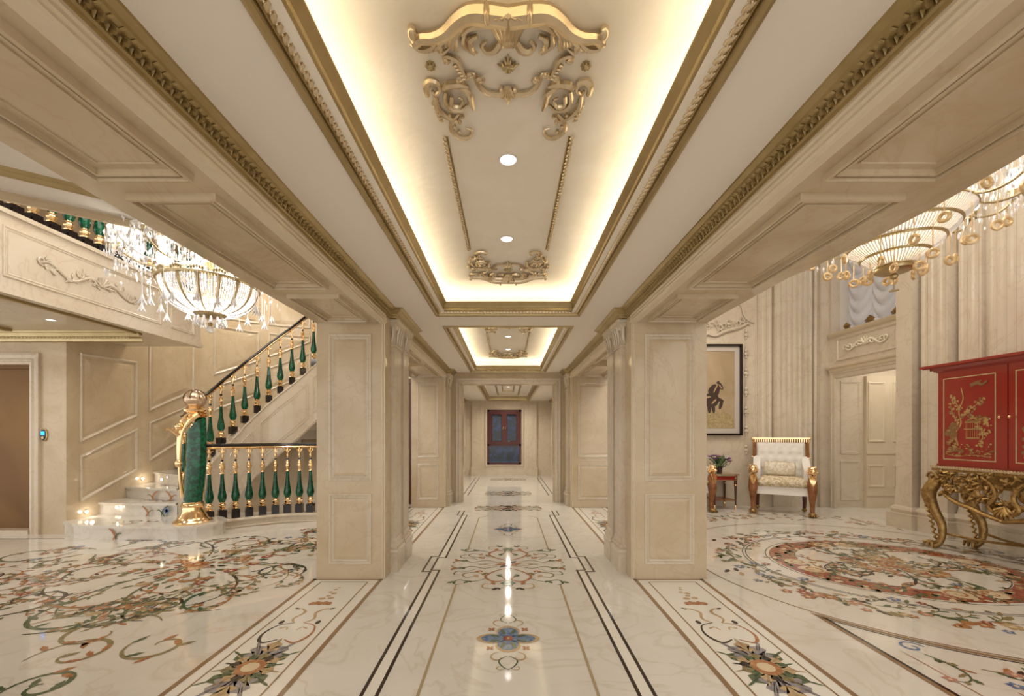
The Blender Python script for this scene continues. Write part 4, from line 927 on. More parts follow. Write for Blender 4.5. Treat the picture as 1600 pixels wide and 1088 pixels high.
# ---------------------------------------------------------------- ceiling cartouches
def crop(cx, cy):
    py = .2875 * cy; px = 560 + .2875 * cx; Y = 1.3 * 650 / (677 - py); return ((px - 792) * Y / 650, Y - 2.38)
def cartouche(cy, sy, label, lo=False):
    t = tag(thing('ceiling_cartouche', (0, cy, ZT)), label, 'ceiling ornament')
    def P(c, h=.012): x, y = crop(*c); return (x, y * sy, -h)
    def sw(mb, pts, r, h=.014, seg=6):
        for s in (-1, 1):
            q = [P(p, h) for p in pts]; q = [(s * -a if s > 0 else a, b, c) for a, b, c in q]; mb.tube(smooth(q, 3), r, seg)
    def cr(mb, c, r, w=.008, h=.016, turns=1.1, a0=0.):
        for s in (-1, 1):
            x, y, z = P(c, h); x *= s; mb.tube([(x + s * (u), y + v, z - .006 * k / 12) for k, (u, v) in enumerate(spiral(0, 0, r, r * .15, a0, turns, 12))], [w, w * 1.2, w * .6], 5)
    mb = MB()
    sw(mb, [(800, 60), (700, 45), (600, 40), (530, 80), (470, 140), (400, 172), (330, 175), (295, 200)], [.03, .03, .024, .02, .018, .014], .02, 8)
    for s in (-1, 1):
        x, y, z = P((285, 145), .02); mb.ell((s * x, y, z), (.017, .024, .02), 8, 6); x, y, z = P((690, 20), .03); mb.ell((s * x, y, z), (.012, .03, .03), 8, 6)
    cr(mb, (300, 205), .016, .007)
    mb.build('top_scroll', M_CHAMP, t, True)
    mb = MB()
    sw(mb, [(765, 225), (760, 150), (720, 100), (650, 95), (590, 120), (555, 165)], [.008, .014, .016, .014, .006], .016)
    sw(mb, [(765, 200), (735, 245), (690, 255), (665, 220), (690, 195)], [.012, .014, .011, .009, .005], .016)
    sw(mb, [(570, 160), (565, 220), (600, 255), (625, 280)], [.008, .012, .008, .003], .012)
    sw(mb, [(640, 165), (600, 190), (610, 240), (640, 262)], [.008, .012, .008, .003], .018)
    for k in range(4): sw(mb, [(520 + k * 14, 130), (480 + k * 14, 185), (465 + k * 22, 235 + 8 * k)], [.005, .01, .004], .014)
    sw(mb, [(470, 195), (430, 225), (450, 265), (490, 235)], [.006, .012, .008, .004], .014)
    sw(mb, [(420, 215), (370, 250), (320, 250), (300, 230)], [.006, .012, .009, .004], .012)
    for k in range(3): sw(mb, [(410, 205), (370 + 22 * k, 250), (340 + 25 * k, 268)], [.004, .007, .002], .01)
    mb.build('acanthus_scroll', M_CHAMP, t, True)
    mb = MB()
    for k in range(-3, 4):
        q = [P((805 + k * 9, 235), .012), P((805 + k * 22, 120), .026), P((805 + k * 36, 15 + abs(k) * 4), .034)]; mb.tube(smooth(q, 3), [.006, .011, .014], 6)
    for k in range(-3, 4): a = P((805 + k * 10, 190), .02); mb.ell(a, (.005, .012, .008), 6, 4)
    mb.build('shell', M_CHAMP, t, True)
    mb = MB()
    sw(mb, [(455, 300), (480, 285), (530, 310), (555, 360), (580, 400), (620, 385), (645, 440), (690, 485), (750, 495), (800, 480)], [.007, .01, .011, .01, .009, .01, .01, .008], .012)
    cr(mb, (470, 300), .011, .006); cr(mb, (545, 400), .012, .006); cr(mb, (655, 405), .013, .007); cr(mb, (600, 378), .012, .006)
    for s in (-1, 1):
        for k in range(5): x, y, z = P((520 + k * 12, 325 + k * 18), .02); mb.ell((s * x, y, z), (.01, .005, .008), 6, 4)
        x, y, z = P((770, 465), .016); mb.ell((s * x, y, z), (.01, .014, .014), 8, 5)
    for k in range(-2, 3): mb.tube([P((805 + k * 5, 450), .018), P((805 + k * 16, 500), .02), P((805 + k * 12, 560 - abs(k) * 22), .008)], [.007, .008, .002], 5)
    mb.build('lower_swag', M_CHAMP, t, True)
    mb = MB()
    sw(mb, [(370, 495), (360, 450), (380, 420), (420, 430), (435, 465), (410, 490), (395, 470)], [.01, .014, .012, .01, .008, .005], .016, 7)
    sw(mb, [(455, 450), (480, 430), (540, 425), (590, 440)], [.01, .016, .014, .006], .022, 7)
    sw(mb, [(530, 440), (590, 480), (605, 530), (620, 575)], [.008, .014, .012, .006], .018, 7)
    sw(mb, [(470, 475), (465, 530), (500, 570), (550, 575), (585, 545)], [.008, .011, .012, .009, .005], .016)
    sw(mb, [(500, 490), (500, 540), (540, 550), (560, 515), (535, 500)], [.008, .01, .009, .006, .004], .022)
    sw(mb, [(410, 500), (420, 560), (470, 615), (530, 640), (550, 605)], [.008, .012, .011, .008, .004], .013)
    for k in range(5): sw(mb, [(425 + k * 8, 520 + k * 24), (400 + k * 9, 545 + k * 22), (410 + k * 12, 575 + k * 18)], [.005, .008, .002], .012)
    sw(mb, [(540, 600), (505, 640), (500, 690), (550, 730), (600, 725), (608, 690), (580, 680)], [.006, .009, .01, .011, .009, .006, .004], .015)
    for s in (-1, 1):
        for c in ((545, 640), (515, 665), (540, 690), (560, 610), (490, 600)): x, y, z = P(c, .018); mb.ell((s * x, y, z), (.009, .009, .01), 6, 4)
    mb.build('corner_scroll', M_CHAMP, t, True)
    return t
COVN = [(2.38, 'first'), (5.9, 'second')]
for cy, nm in COVN:
    cartouche(cy, 1, 'gilded plaster cartouche at the near end of the %s cove panel' % nm); cartouche(cy, -1, 'gilded plaster cartouche at the far end of the %s cove panel' % nm)
    for sy, e in ((1, 'near'), (-1, 'far')):
        t = tag(thing('diamond_rosette', (0, cy + sy * crop(805, 345)[1], ZT)), 'diamond leaf rosette inside the %s cartouche of the %s cove' % (e, nm), 'rosette')
        mb = MB()
        for k in range(4):
            a = k * PI / 2
            for d in (-.35, 0, .35): mb.tube([(0, 0, -.012), (.018 * math.cos(a + d), .018 * math.sin(a + d), -.014), ((.038 if d == 0 else .028) * math.cos(a + d * 1.2), (.038 if d == 0 else .028) * math.sin(a + d * 1.2), -.002)], [.005, .007, .002], 5)
        mb.build('leaf_star', M_GOLD, t, True)
        mb = MB(); mb.ell((0, 0, -.014), (.008, .008, .008), 8, 5); mb.build('boss', M_GOLD, t, True)
        for s, sd in ((-1, 'left'), (1, 'right')):
            x, y = crop(385, 350); mb = MB(); mb.ell((0, 0, -.006), (.012, .012, .012), 8, 5)
            for k in range(8): a = k * PI / 4; mb.ell((.013 * math.cos(a), .013 * math.sin(a), -.006), (.006, .006, .008), 6, 4)
            o = mb.build('round_rosette', M_GOLD, None, True); o.location = (s * abs(x), cy + sy * y, ZT); tag(o, 'round %s rosette beside the %s cartouche of the %s cove' % (sd, e, nm), 'rosette')
    mb = MB(); r_ = .279; ya, yb = cy - .56, cy + .56
    for s in (-1, 1):
        mb.tube([(s * r_, ya, ZT - .004), (s * r_, yb, ZT - .004)], .009, 6); mb.tube([(s * (r_ - .014), ya, ZT - .002), (s * (r_ - .014), yb, ZT - .002)], .004, 5)
    tr = struct(mb.build('trim_%d' % (10 if cy < 3 else 11), M_GOLD), 'pair of gold rope bars edging the %s cove panel' % nm, 'moulding')
    mb = MB(); y = ya
    while y < yb:
        for s in (-1, 1): mb.ell((s * r_, y, ZT - .01), (.009, .014, .006), 5, 4, Matrix.Rotation(.5 * s, 3, 'Z'))
        y += .028
    stuff(mb.build('rope_beads', M_CHAMP, tr, True))

# ---------------------------------------------------------------- right hall walls
YB, XRW, ZH = 7.15, 5.42, 5.4
mb = MB(); mb.box(1.95, YB, 0, 5.42, YB + .15, ZH)
wb = struct(mb.build('wall_back_hall', M_WALLP), 'pale marble back wall of the right hall behind the armchairs', 'wall')
def P2(px, Y): return (px - 794) * Y / 650
def fluted(par, x0, x1, y, n, d, z0, z1, proj, name='fluted_pilaster', base=True):
    mb = MB(); pts = [(x0, y)] + flutes((x0, y - proj), (x1, y - proj), n, d, (0, -1)) + [(x1, y)]; mb.prism(pts, z0, z1); o = mb.build(name, M_WALLP, par)
    if base:
        mb = MB(); path = [(x0, y), (x0, y - proj), (x1, y - proj), (x1, y)]
        mb.planmould(path, [(-a, b) for a, b in [(.04, 0), (.04, .22), (.045, .24), (.02, .26), (.03, .29), (.02, .31), (.005, .33), (0, z0)]]); mb.build('pedestal', M_WALLP, o)
x = lambda px: P2(px, YB)
fluted(wb, x(1183), x(1204), YB, 2, .01, .34, ZH, .03); fluted(wb, x(1206), x(1248), YB, 5, .012, .34, ZH, .07); fluted(wb, x(1250), x(1266), YB, 2, .01, .34, ZH, .04)
mb = MB(); mb.box(x(1274), YB - .12, .0, x(1292), YB, ZH); mb.tube([(x(1272), YB - .03, 0), (x(1272), YB - .03, ZH)], .03, 8); mb.build('corner_pilaster', M_WALLP, wb)
# wall frame with arched relief and bell-flower drop
cxp = 3.43
mb = MB()
fx = x(1178)
mb.tube([(fx, YB - .005, .35), (fx, YB - .005, 3.15)], .012, 6)
mb.tube([(2 * cxp - fx, YB - .005, .35), (2 * cxp - fx, YB - .005, 3.15)], .012, 6)
for s in (1, -1): mb.tube(smooth([(cxp + s * (fx - cxp), YB - .01, 3.15), (cxp + s * (fx - cxp - .08), YB - .01, 3.17), (cxp + s * (fx - cxp - .18), YB - .01, 3.27), (cxp + s * (fx - cxp - .22), YB - .01, 3.42), (cxp + s * (fx - cxp - .34), YB - .01, 3.5), (cxp, YB - .01, 3.55)]), .018, 6)
mb.build('arched_frame', M_WALLP, wb, True)
for s in (-1, 1):
    bx = cxp + s * (x(1165) - cxp); mb = MB(); z = 3.0
    mb.tube([(bx, YB - .012, .7), (bx, YB - .012, 3.1)], .008, 5)
    while z > .8:
        mb.ell((bx, YB - .02, z), (.03, .022, .03), 7, 5); mb.ell((bx, YB - .018, z - .06), (.036, .02, .03), 7, 5); mb.ell((bx, YB - .015, z - .12), (.02, .018, .025), 6, 4)
        for q in (-1, 1): mb.tube([(bx, YB - .02, z - .09), (bx + q * .03, YB - .025, z - .07), (bx + q * .042, YB - .02, z - .1)], [.01, .009, .003], 5)
        z -= .33
    mb.build('bellflower_drop', M_WALLP, wb, True)
mb = MB(); rnd = random.Random(77)
for s in (-1, 1):
    mb.tube(smooth([(cxp + s * .66, YB - .02, 3.12), (cxp + s * .5, YB - .03, 3.05), (cxp + s * .3, YB - .035, 3.0), (cxp + s * .12, YB - .03, 2.92), (cxp, YB - .03, 2.95)]), [.02, .03, .024, .02], 7)
    for k in range(9):
        xx, zz = cxp + s * (.05 + k * .075), 3.06 + .04 * math.sin(k * 2) + (.1 if k > 5 else .04)
        mb.tube([(xx + u, YB - .03, zz + v) for u, v in spiral(0, 0, .06, .01, k * 1.7, (-1) ** k * 1.1, 12)], [.006, .014, .006], 5)
        for j in range(3): a = rnd.random() * 6; mb.ell((xx + .06 * math.cos(a), YB - .02, zz + .06 * math.sin(a)), (.035, .012, .012), 5, 4, Matrix.Rotation(-a, 3, 'Y'))
mb.build('crest_relief', M_WALLP, wb, True)
# right wall (x = XRW) with doorway and curtained opening above
YN, YF = 5.62, 6.98
mb = MB(); t_ = .15
mb.box(XRW, -3.2, 0, XRW + t_, YN, ZH); mb.box(XRW, YF, 0, XRW + t_, YB + .1, ZH); mb.box(XRW, YN, 2.28, XRW + t_, YF, 2.9)
mb.box(XRW, YN, 4.6, XRW + t_, YF, ZH)
wr = struct(mb.build('wall_right', M_WALLP), 'tall marble wall on the right with fluted pilasters behind the red cabinet', 'wall')
def rbox(name, ya, yb, z0, z1, pr, mt=M_WALLP, par=wr):
    mb = MB(); mb.box(XRW - pr, ya, z0, XRW + .001, yb, z1); return mb.build(name, mt, par)
mb = MB()
for a, b in ((2.28, .05), (2.31, .1), (2.35, .08), (2.38, .0)): pass
mb.planmould([(XRW, YN), (XRW, YF)], [(0, 2.24), (.02, 2.25), (.04, 2.27), (.05, 2.3), (.09, 2.32), (.1, 2.345), (.06, 2.36), (0, 2.37)])
mb.planmould([(XRW, YN), (XRW, YF)], [(0, 2.83), (.03, 2.85), (.06, 2.88), (.07, 2.9), (0, 2.905)]); mb.build('lintel_cornice', M_LIGHT, wr)
mb = MB(); mb.frame((XRW, 0, 0), (0, 1, 0), (0, 0, 1), (-1, 0, 0), (YN + .12, 2.43, YF - .12, 2.8), [(0, 0), (0, .012), (.015, .02), (.03, .01), (.04, 0)]); mb.build('overdoor_panel', M_WALLP, wr)
mb = MB(); cy = (YN + YF) / 2
for s in (-1, 1):
    mb.tube([(XRW - .02, cy + s * .36 * t, 2.62 + .05 * math.sin(t * 6)) for t in [k / 14 for k in range(15)]], [.02, .016, .007], 6)
    for k in range(5):
        yy = cy + s * (.06 + .075 * k); mb.tube([(XRW - .02, yy + u, 2.63 + v) for u, v in spiral(0, 0, .045, .008, k * 1.3, (-1) ** k, 12)], [.005, .012, .005], 5)
for j in range(7): a = PI * j / 6; mb.tube([(XRW - .01, cy, 2.6), (XRW - .03, cy + .1 * math.cos(a), 2.62 + .1 * math.sin(a))], [.006, .014], 5)
mb.build('overdoor_relief', M_COVE, wr, True)
# door casing around opening
mb = MB(); lo = []
for i, h in [(0, 0), (0, .02), (.02, .025), (.035, .012), (.07, .01), (.08, .02), (.1, .01), (.11, 0)]: lo.append([(XRW - h, YF + .0 - i, 0), (XRW - h, YF - i, 2.25 - i), (XRW - h, YN + i, 2.25 - i), (XRW - h, YN + i, 0)])
mb.loft(lo, closed=False); mb.build('door_casing', M_WALLP, wr)
# pilasters on right wall
def rpil(ya, yb, n, pr, z0=.34, dep=.012):
    mb = MB(); pts = [(XRW, yb)] + flutes((XRW - pr, yb), (XRW - pr, ya), n, dep, (-1, 0)) + [(XRW, ya)]; mb.prism(pts, z0, ZH); o = mb.build('fluted_pilaster', M_WALLP, wr)
    mb = MB(); mb.planmould([(XRW, yb), (XRW - pr, yb), (XRW - pr, ya), (XRW, ya)], [(-a, b) for a, b in [(.07, 0), (.07, .17), (.075, .19), (.03, .2), (.045, .24), (.03, .27), (.01, .29), (0, z0 + .02)]]); mb.build('pedestal', M_WALLP, o)
rpil(5.38, 5.60, 1, .2, .55, .0); rpil(5.0, 5.32, 3, .14, .55); rpil(4.72, 4.96, 2, .05); rpil(4.3, 4.66, 4, .03); rpil(3.4, 3.6, 2, .05); rpil(2.9, 3.3, 4, .08)
mb = MB(); z = 4.4; yy = 4.2
mb.tube([(XRW - .01, yy, .5), (XRW - .01, yy, 4.8)], .008, 5)
while z > 2.0:
    mb.ell((XRW - .02, yy, z), (.02, .03, .03), 7, 5); mb.ell((XRW - .018, yy, z - .06), (.02, .036, .03), 7, 5); mb.ell((XRW - .015, yy, z - .12), (.02, .02, .025), 6, 4); z -= .3
mb.build('bellflower_drop', M_WALLP, wr, True)
# recess above the door with curtain
mb = MB(); mb.box(XRW + .15, YF, 2.9, 6.2, YF + .1, 4.6); mb.box(XRW + .15, YN - .1, 2.9, 6.2, YN, 4.6); mb.box(XRW + .15, YN - .1, 2.8, 6.2, YF + .1, 2.9)
mb.box(XRW + .6, YN, 2.9, 6.2, YF, 4.6)
struct(mb.build('wall_recess', M_CEILW), 'white recess above the right doorway holding the curtain', 'wall')
cu = tag(thing('curtain', (XRW + .3, cy, 2.92)), 'white festoon curtain with deep swags above the right doorway', 'curtain')
mb = MB(); n = 48; rows = 60; vs = []
y0, y1 = YN + .0 - cy, YF - .0 - cy
for j in range(rows + 1):
    z = 1.6 * j / rows
    for i in range(n + 1):
        u = i / n; y = y0 + (y1 - y0) * u; ph = (u * 3) % 1; sag = (1 - (2 * ph - 1) ** 2)
        zz = z + .0 + .16 * (1 - sag) if j > 0 else .02 + .16 * (1 - sag)
        d = .045 * abs(math.sin((z * 15 + sag * 2.2))) * (.35 + sag)
        vs.append((-d - .02 * sag, y, zz - .0))
mb.add(vs, [(j * (n + 1) + i, j * (n + 1) + i + 1, (j + 1) * (n + 1) + i + 1, (j + 1) * (n + 1) + i) for j in range(rows) for i in range(n)])
mb.build('swagged_cloth', M_CURT, cu, True)
mb = MB()
for k in range(4):
    y = y0 + (y1 - y0) * k / 3; mb.octa((-.05, y, .12), .05, .07, .1); mb.ell((-.06, y, .02), (.03, .03, .05), 6, 4)
mb.build('tassel', M_OLDG, cu)
# vestibule beyond the doorway
mb = MB(); mb.box(XRW + .15, YF, 0, 8.4, YF + .1, 2.7); wv = struct(mb.build('wall_vestibule', M_WALLP), 'panelled wall seen through the right doorway', 'wall')
vx = lambda px: P2(px, YF)
for za, zb in ((.9, 2.12), (.12, .78)):
    mb = MB(); mb.frame((0, YF, 0), (1, 0, 0), (0, 0, 1), (0, -1, 0), (vx(1313) + .0, za, vx(1343), zb), PANEL); mb.build('panel_moulding', M_WALLP, wv)
mb = MB(); mb.box(vx(1350), YF - .05, 0, 8.2, YF, 2.2)
dr = struct(mb.build('door_3', M_LIGHT), 'cream panelled door beyond the right doorway', 'door')
for (a, b) in ((1352, 1378), (1391, 1420), (1430, 1460)):
    for za, zb in ((1.1, 2.1), (.35, .72)):
        mb = MB(); mb.frame((0, YF - .05, 0), (1, 0, 0), (0, 0, 1), (0, -1, 0), (vx(a), za, vx(b), zb), [(0, 0), (0, .01), (.012, .014), (.03, .005), (.04, 0)]); mb.build('door_panel', M_LIGHT, dr)
mb = MB(); mb.box(vx(1350), YF - .06, .9, 8.2, YF - .05, .93); mb.box(vx(1350), YF - .06, .2, 8.2, YF - .05, .22); mb.build('door_rail', M_LIGHT, dr)
mb = MB(); mb.quad((XRW, YN - .2, 2.7), (8.4, YN - .2, 2.7), (8.4, YF, 2.7), (XRW, YF, 2.7)); mb.box(8.4, 5.3, 0, 8.5, 7.1, 2.7); mb.box(XRW + .15, YN - .3, 0, 8.4, YN - .2, 2.7); struct(mb.build('ceiling_vestibule', M_CEILW), 'ceiling and side walls of the small vestibule', 'ceiling')
mb = MB(); mb.quad((1.69, -3.2, ZH), (5.6, -3.2, ZH), (5.6, 7.3, ZH), (1.69, 7.3, ZH)); struct(mb.build('ceiling_right', M_CEILW), 'high ceiling of the right hall above the chandelier', 'ceiling')
mb = MB(); mb.box(1.64, Y1b + .01, 3.3, 1.70, 7.2, ZH); mb.box(1.64, -3.2, 3.29, 1.70, Y1b, ZH); struct(mb.build('wall_upper_right', M_WALLP), 'upper marble wall above the right beam', 'wall')

# ---------------------------------------------------------------- picture
pc = tag(thing('framed_picture', (3.40, YB, 1.99)), 'black framed picture of a prancing horse on the back wall', 'picture')
hw, hh = .60, .78
mb = MB(); mb.frame((0, 0, 0), (1, 0, 0), (0, 0, 1), (0, -1, 0), (-hw, -hh, hw, hh), [(0, 0), (0, .06), (.03, .06), (.035, .035), (.035, 0)]); mb.build('frame', M_BLACK, pc)
M_MATB = mat('grey_mat', (.52, .47, .42), .6); M_ART = mat('picture_ground', (.36, .26, .15), .6, col2=(.46, .35, .22), scale=1.5)
mb = MB(); mb.frame((0, 0, 0), (1, 0, 0), (0, 0, 1), (0, -1, 0), (-hw + .035, -hh + .035, hw - .035, hh - .035), [(0, .02), (.08, .02), (.08, .012)]); mb.build('mat_board', M_MATB, pc)
mb = MB(); mb.box(-hw + .1, -.012, -hh + .1, hw - .1, -.002, hh - .1); art = mb.build('artwork', M_ART, pc)
BL = [0]
mb = MB()
hill = [(-.45, -.66), (.47, -.66), (.47, -.5), (.4, -.42), (.25, -.36), (.05, -.35), (-.2, -.37), (-.45, -.5)]
mb.mi = 0; mb.add([(a, -.0135, b) for a, b in hill], [tuple(range(8))]); mb.mi = 1
def blob(c, r, a=0, n=10): BL[0] += 1e-4; mb.add([(c[0] + r[0] * math.cos(t) * math.cos(a) - r[1] * math.sin(t) * math.sin(a), -.015 - BL[0], c[1] + r[0] * math.cos(t) * math.sin(a) + r[1] * math.sin(t) * math.cos(a)) for t in [2 * PI * k / n for k in range(n)]], [tuple(range(n))])
for c, r, a in (((.235, .075), (.085, .035), -.95), ((.2, .13), (.03, .02), .4), ((.165, -.03), (.06, .14), -.35), ((.09, -.17), (.13, .13), .4), ((-.1, -.2), (.2, .12), .1), ((-.27, -.22), (.11, .12), 0), ((.2, -.16), (.11, .03), -.35), ((.25, -.25), (.03, .09), -.3), ((.12, -.31), (.03, .09), .1), ((.05, -.3), (.035, .1), 0), ((-.2, -.34), (.035, .11), .2), ((-.32, -.34), (.03, .12), -.2), ((-.4, -.22), (.03, .14), -.3), ((.1, .02), (.05, .1), -.7)): blob(c, r, a)
mb.mi = 2
for c, r, a in (((-.05, -.13), (.13, .02), .1), ((.16, .03), (.09, .012), 1.1), ((.24, .06), (.05, .01), -.9), ((.13, -.2), (.06, .015), .8), ((.4, -.32), (.008, .06), 0), ((.27, -.34), (.006, .05), .1)): blob(c, r, a)
M_SK = mat('horse_brown', (.05, .025, .015), .6); M_HILL = mat('hill_gold', (.48, .38, .2), .6, col2=(.3, .22, .1), scale=40)
mb.build('horse_print', [M_HILL, M_SK, I_TAN], art)

# ---------------------------------------------------------------- armchair
def lion_leg(par, x, y, sgn):
    mb = MB()
    mb.tube(smooth([(x, y, .58), (x, y - .02, .47), (x, y - .03, .36), (x, y - .01, .22), (x, y - .005, .1), (x, y - .01, .05)]), [.05, .064, .066, .05, .034, .032, .034], 10)
    leg = mb.build('lion_leg', M_WOOD, par, True)
    mb = MB(); mb.ell((x, y - .03, .695), (.058, .06, .066), 12, 8); mb.ell((x, y - .09, .665), (.03, .04, .03), 8, 6); mb.ell((x, y - .115, .675), (.012, .01, .008), 6, 4)
    for k in range(12):
        a = 2 * PI * k / 12; mb.tube([(x + .035 * math.cos(a), y - .035, .685 + .045 * math.sin(a)), (x + .06 * math.cos(a), y - .02, .68 + .062 * math.sin(a)), (x + .06 * math.cos(a), y, .655 + .06 * math.sin(a))], [.01, .014, .006], 5)
    for q in (-1, 1): mb.ell((x + q * .022, y - .075, .705), (.008, .008, .006), 6, 4); mb.ell((x + q * .04, y - .03, .74), (.012, .01, .016), 6, 4)
    for k in range(5): mb.tube([(x + (k - 2) * .018, y - .06, .61), (x + (k - 2) * .016, y - .085, .55 - .02 * (2 - abs(k - 2))), (x + (k - 2) * .008, y - .08, .47 - .015 * (2 - abs(k - 2)))], [.012, .011, .003], 5)
    mb.build('gilt_lion_head', M_GILT, leg, True)
    mb = MB(); mb.ell((x, y - .02, .035), (.054, .068, .036), 8, 6)
    for k in range(4): mb.ell((x + (k - 1.5) * .028, y - .08, .022), (.016, .028, .021), 6, 4)
    mb.build('paw', M_OLDG, leg, True)
def armchair(loc_, rz, label):
    t = tag(thing('armchair', loc_, rz), label, 'armchair')
    W = .38
    for s in (-1, 1): lion_leg(t, s * W, 0, s)
    for s in (-1, 1):
        mb = MB(); mb.tube(smooth([(s * (W - .07), .40, .36), (s * (W - .06), .42, .2), (s * (W - .06), .46, .06)]), [.035, .03, .024], 8); l = mb.build('rear_leg', M_DWOOD, t, True)
        mb = MB(); mb.ell((s * (W - .06), .45, .03), (.036, .05, .03), 8, 6); mb.build('paw', M_OLDG, l, True)
    mb = MB(); mb.box(-W + .03, -.0, .30, W - .03, .46, .42); mb.build('seat_rail', M_WHITEF, t)
    mb = MB(); lp = []
    for z, i in ((.42, .03), (.44, .0), (.48, -.012), (.52, 0), (.55, .03), (.575, .1)):
        x0, x1, ya, yb = -W + .05 + i, W - .05 - i, -.03 + i, .42 - i; r = .04
        lp.append([(x1 - r, ya, z), (x1, ya + r, z), (x1, yb - r, z), (x1 - r, yb, z), (x0 + r, yb, z), (x0, yb - r, z), (x0, ya + r, z), (x0 + r, ya, z)])
    mb.loft(lp, cap=True); mb.build('seat_cushion', M_DAMASKG, t, True)
    for s in (-1, 1):
        mb = MB(); pts = []
        for (ya, z) in ((.0, .66), (.12, .74), (.3, .78), (.42, .86)): pts.append(ya)
        lo = []
        for (yy, zt) in ((0.02, .70), (.1, .735), (.22, .76), (.34, .80), (.44, .88)):
            a, b = s * (W - .10), s * (W + .0); lo.append([(a, yy, .42), (b, yy, .42), (b, yy, zt - .02), ((a + b) / 2, yy, zt), (a, yy, zt - .02)])
        mb.loft(lo, cap=True); mb.build('arm_pad', M_WHITEF, t, True)
        mb = MB(); mb.tube(smooth([(s * (W - .02), .42, .42), (s * (W - .02), .45, .8), (s * (W - .02), .52, 1.16)]), [.022, .026, .026], 8); mb.build('back_post', M_WOOD, t, True)
    # tufted back
    mb = MB(); n, m = 36, 24; x0, x1, z0, z1 = -W + .05, W - .05, .5, 1.10; but = []
    for r in range(4):
        for k in range(5 if r % 2 == 0 else 4): but.append((x0 + (x1 - x0) * (k + (.5 if r % 2 == 0 else 1)) / 5, .64 + r * .13))
    vs = []
    for j in range(m + 1):
        for i in range(n + 1):
            xx = x0 + (x1 - x0) * i / n; z = z0 + (z1 - z0) * j / m; d = min((xx - a) ** 2 + (z - b) ** 2 for a, b in but) ** .5
            h = .035 * min(1, d / .055) ** .6; ed = min(i, n - i, j, m - j); h *= min(1, ed / 1.5)
            vs.append((xx, .43 + (z - .5) * .13 - h, z))
    mb.add(vs, [(j * (n + 1) + i, j * (n + 1) + i + 1, (j + 1) * (n + 1) + i + 1, (j + 1) * (n + 1) + i) for j in range(m) for i in range(n)])
    mb.quad((x0, .46, .5), (x1, .46, .5), (x1, .53, 1.1), (x0, .53, 1.1)); b = mb.build('tufted_back', M_WHITEF, t, True)
    for a, z in but: mb = MB(); mb.ell((a, .43 + (z - .5) * .13 - .008, z), (.01, .006, .01), 7, 4); mb.build('button', M_WHITEF, b, True)
    mb = MB(); mb.tube([(-W, .52, 1.13), (W, .52, 1.13)], .03, 8); cr_ = mb.build('crest_rail', M_WOOD, t, True)
    mb = MB()
    for k in range(24): xx = -W + .03 + (2 * W - .06) * k / 23; mb.box(xx - .006, .485, 1.10, xx + .006, .52, 1.165)
    mb.box(-W, .49, 1.155, W, .55, 1.175)
    for s in (-1, 1): mb.ell((s * (W + .005), .515, 1.15), (.03, .035, .036), 8, 6); mb.ell((s * (W - .005), .51, 1.10), (.022, .03, .022), 8, 5); mb.ell((s * (W + .01), .44, .86), (.018, .018, .02), 6, 4)
    mb.build('gilt_reeding', M_GILT, cr_, True)
    return t
ANG = math.atan2(-.39, .654)
armchair((4.196, 6.378, 0), ANG, 'white tufted armchair with lion-head front legs, right of the side table')
armchair((2.84, 6.52, 0), .18, 'second lion-leg armchair, mostly hidden behind the near right pier')
mb = MB(); lp = []
for i, (yy, k) in enumerate(((-.06, .7), (-.045, .92), (-.02, 1), (.02, 1), (.045, .92), (.06, .7))):
    a, b = .205 * k, .10 * k
    lp.append([(a, yy, -b * .92), (a * 1.03, yy, 0), (a, yy, b * .92), (0, yy, b), (-a, yy, b * .92), (-a * 1.03, yy, 0), (-a, yy, -b * .92), (0, yy, -b)])
mb.loft(lp, cap=True); cs = mb.build('cushion', M_DAMASK, None, True); cs.rotation_euler = (-.12, 0, ANG)
v = Matrix.Rotation(ANG, 3, 'Z') @ Vector((-.02, .27, .685)); cs.location = (4.196 + v.x, 6.378 + v.y, v.z); tag(cs, 'rectangular cream damask lumbar cushion on the white armchair', 'cushion')
mb = MB(); lpz = [(a * .205, 0, b * .10) for a, b in ((1, -.95), (1.03, 0), (1, .95), (0, 1.02), (-1, .95), (-1.03, 0), (-1, -.95), (0, -1.02), (1, -.95))]
mb.tube([(p[0], -.01, p[2]) for p in lpz], .01, 6); mb.build('piping', M_DAMASKG, cs, True)

# ---------------------------------------------------------------- side table and vase
st_ = tag(thing('side_table', (3.53, 6.94, 0)), 'small square red-brown side table with gilt edges beside the armchair', 'side table')
for sx in (-1, 1):
    for sy in (-1, 1):
        mb = MB(); mb.lathe([(.012, .03), (.02, .4), (.026, .45), (.018, .46), (.028, .475)], (sx * .17, sy * .17, 0), 10); l = mb.build('leg', M_DWOOD, st_, True)
        mb = MB(); mb.lathe([(.006, 0), (.016, .02), (.014, .07), (.012, .08)], (sx * .17, sy * .17, 0), 10); mb.lathe([(.021, .395), (.026, .405), (.021, .415)], (sx * .17, sy * .17, 0), 10); mb.build('gilt_sabot', M_GILT, l, True)
mb = MB(); mb.box(-.19, -.19, .475, .19, .19, .56); ap = mb.build('apron', M_RED, st_)
mb = MB(); mb.frame((0, -.19, 0), (1, 0, 0), (0, 0, 1), (0, -1, 0), (-.19, .475, .19, .56), [(0, 0), (0, .004), (.012, .004), (.014, 0)]); mb.frame((.19, 0, 0), (0, 1, 0), (0, 0, 1), (1, 0, 0), (-.19, .475, .19, .56), [(0, 0), (0, .004), (.012, .004), (.014, 0)])
for s in (-1, 1): mb.lathe([(.001, -.004), (.02, -.004), (.02, -.008), (.001, -.01)], (s * .165, -.19, .518), 10, 'y')
mb.build('gilt_frame', M_GOLD, ap)
mb = MB(); mb.box(-.21, -.21, .56, .21, .21, .586); mb.build('table_top', M_CHAMP, st_)
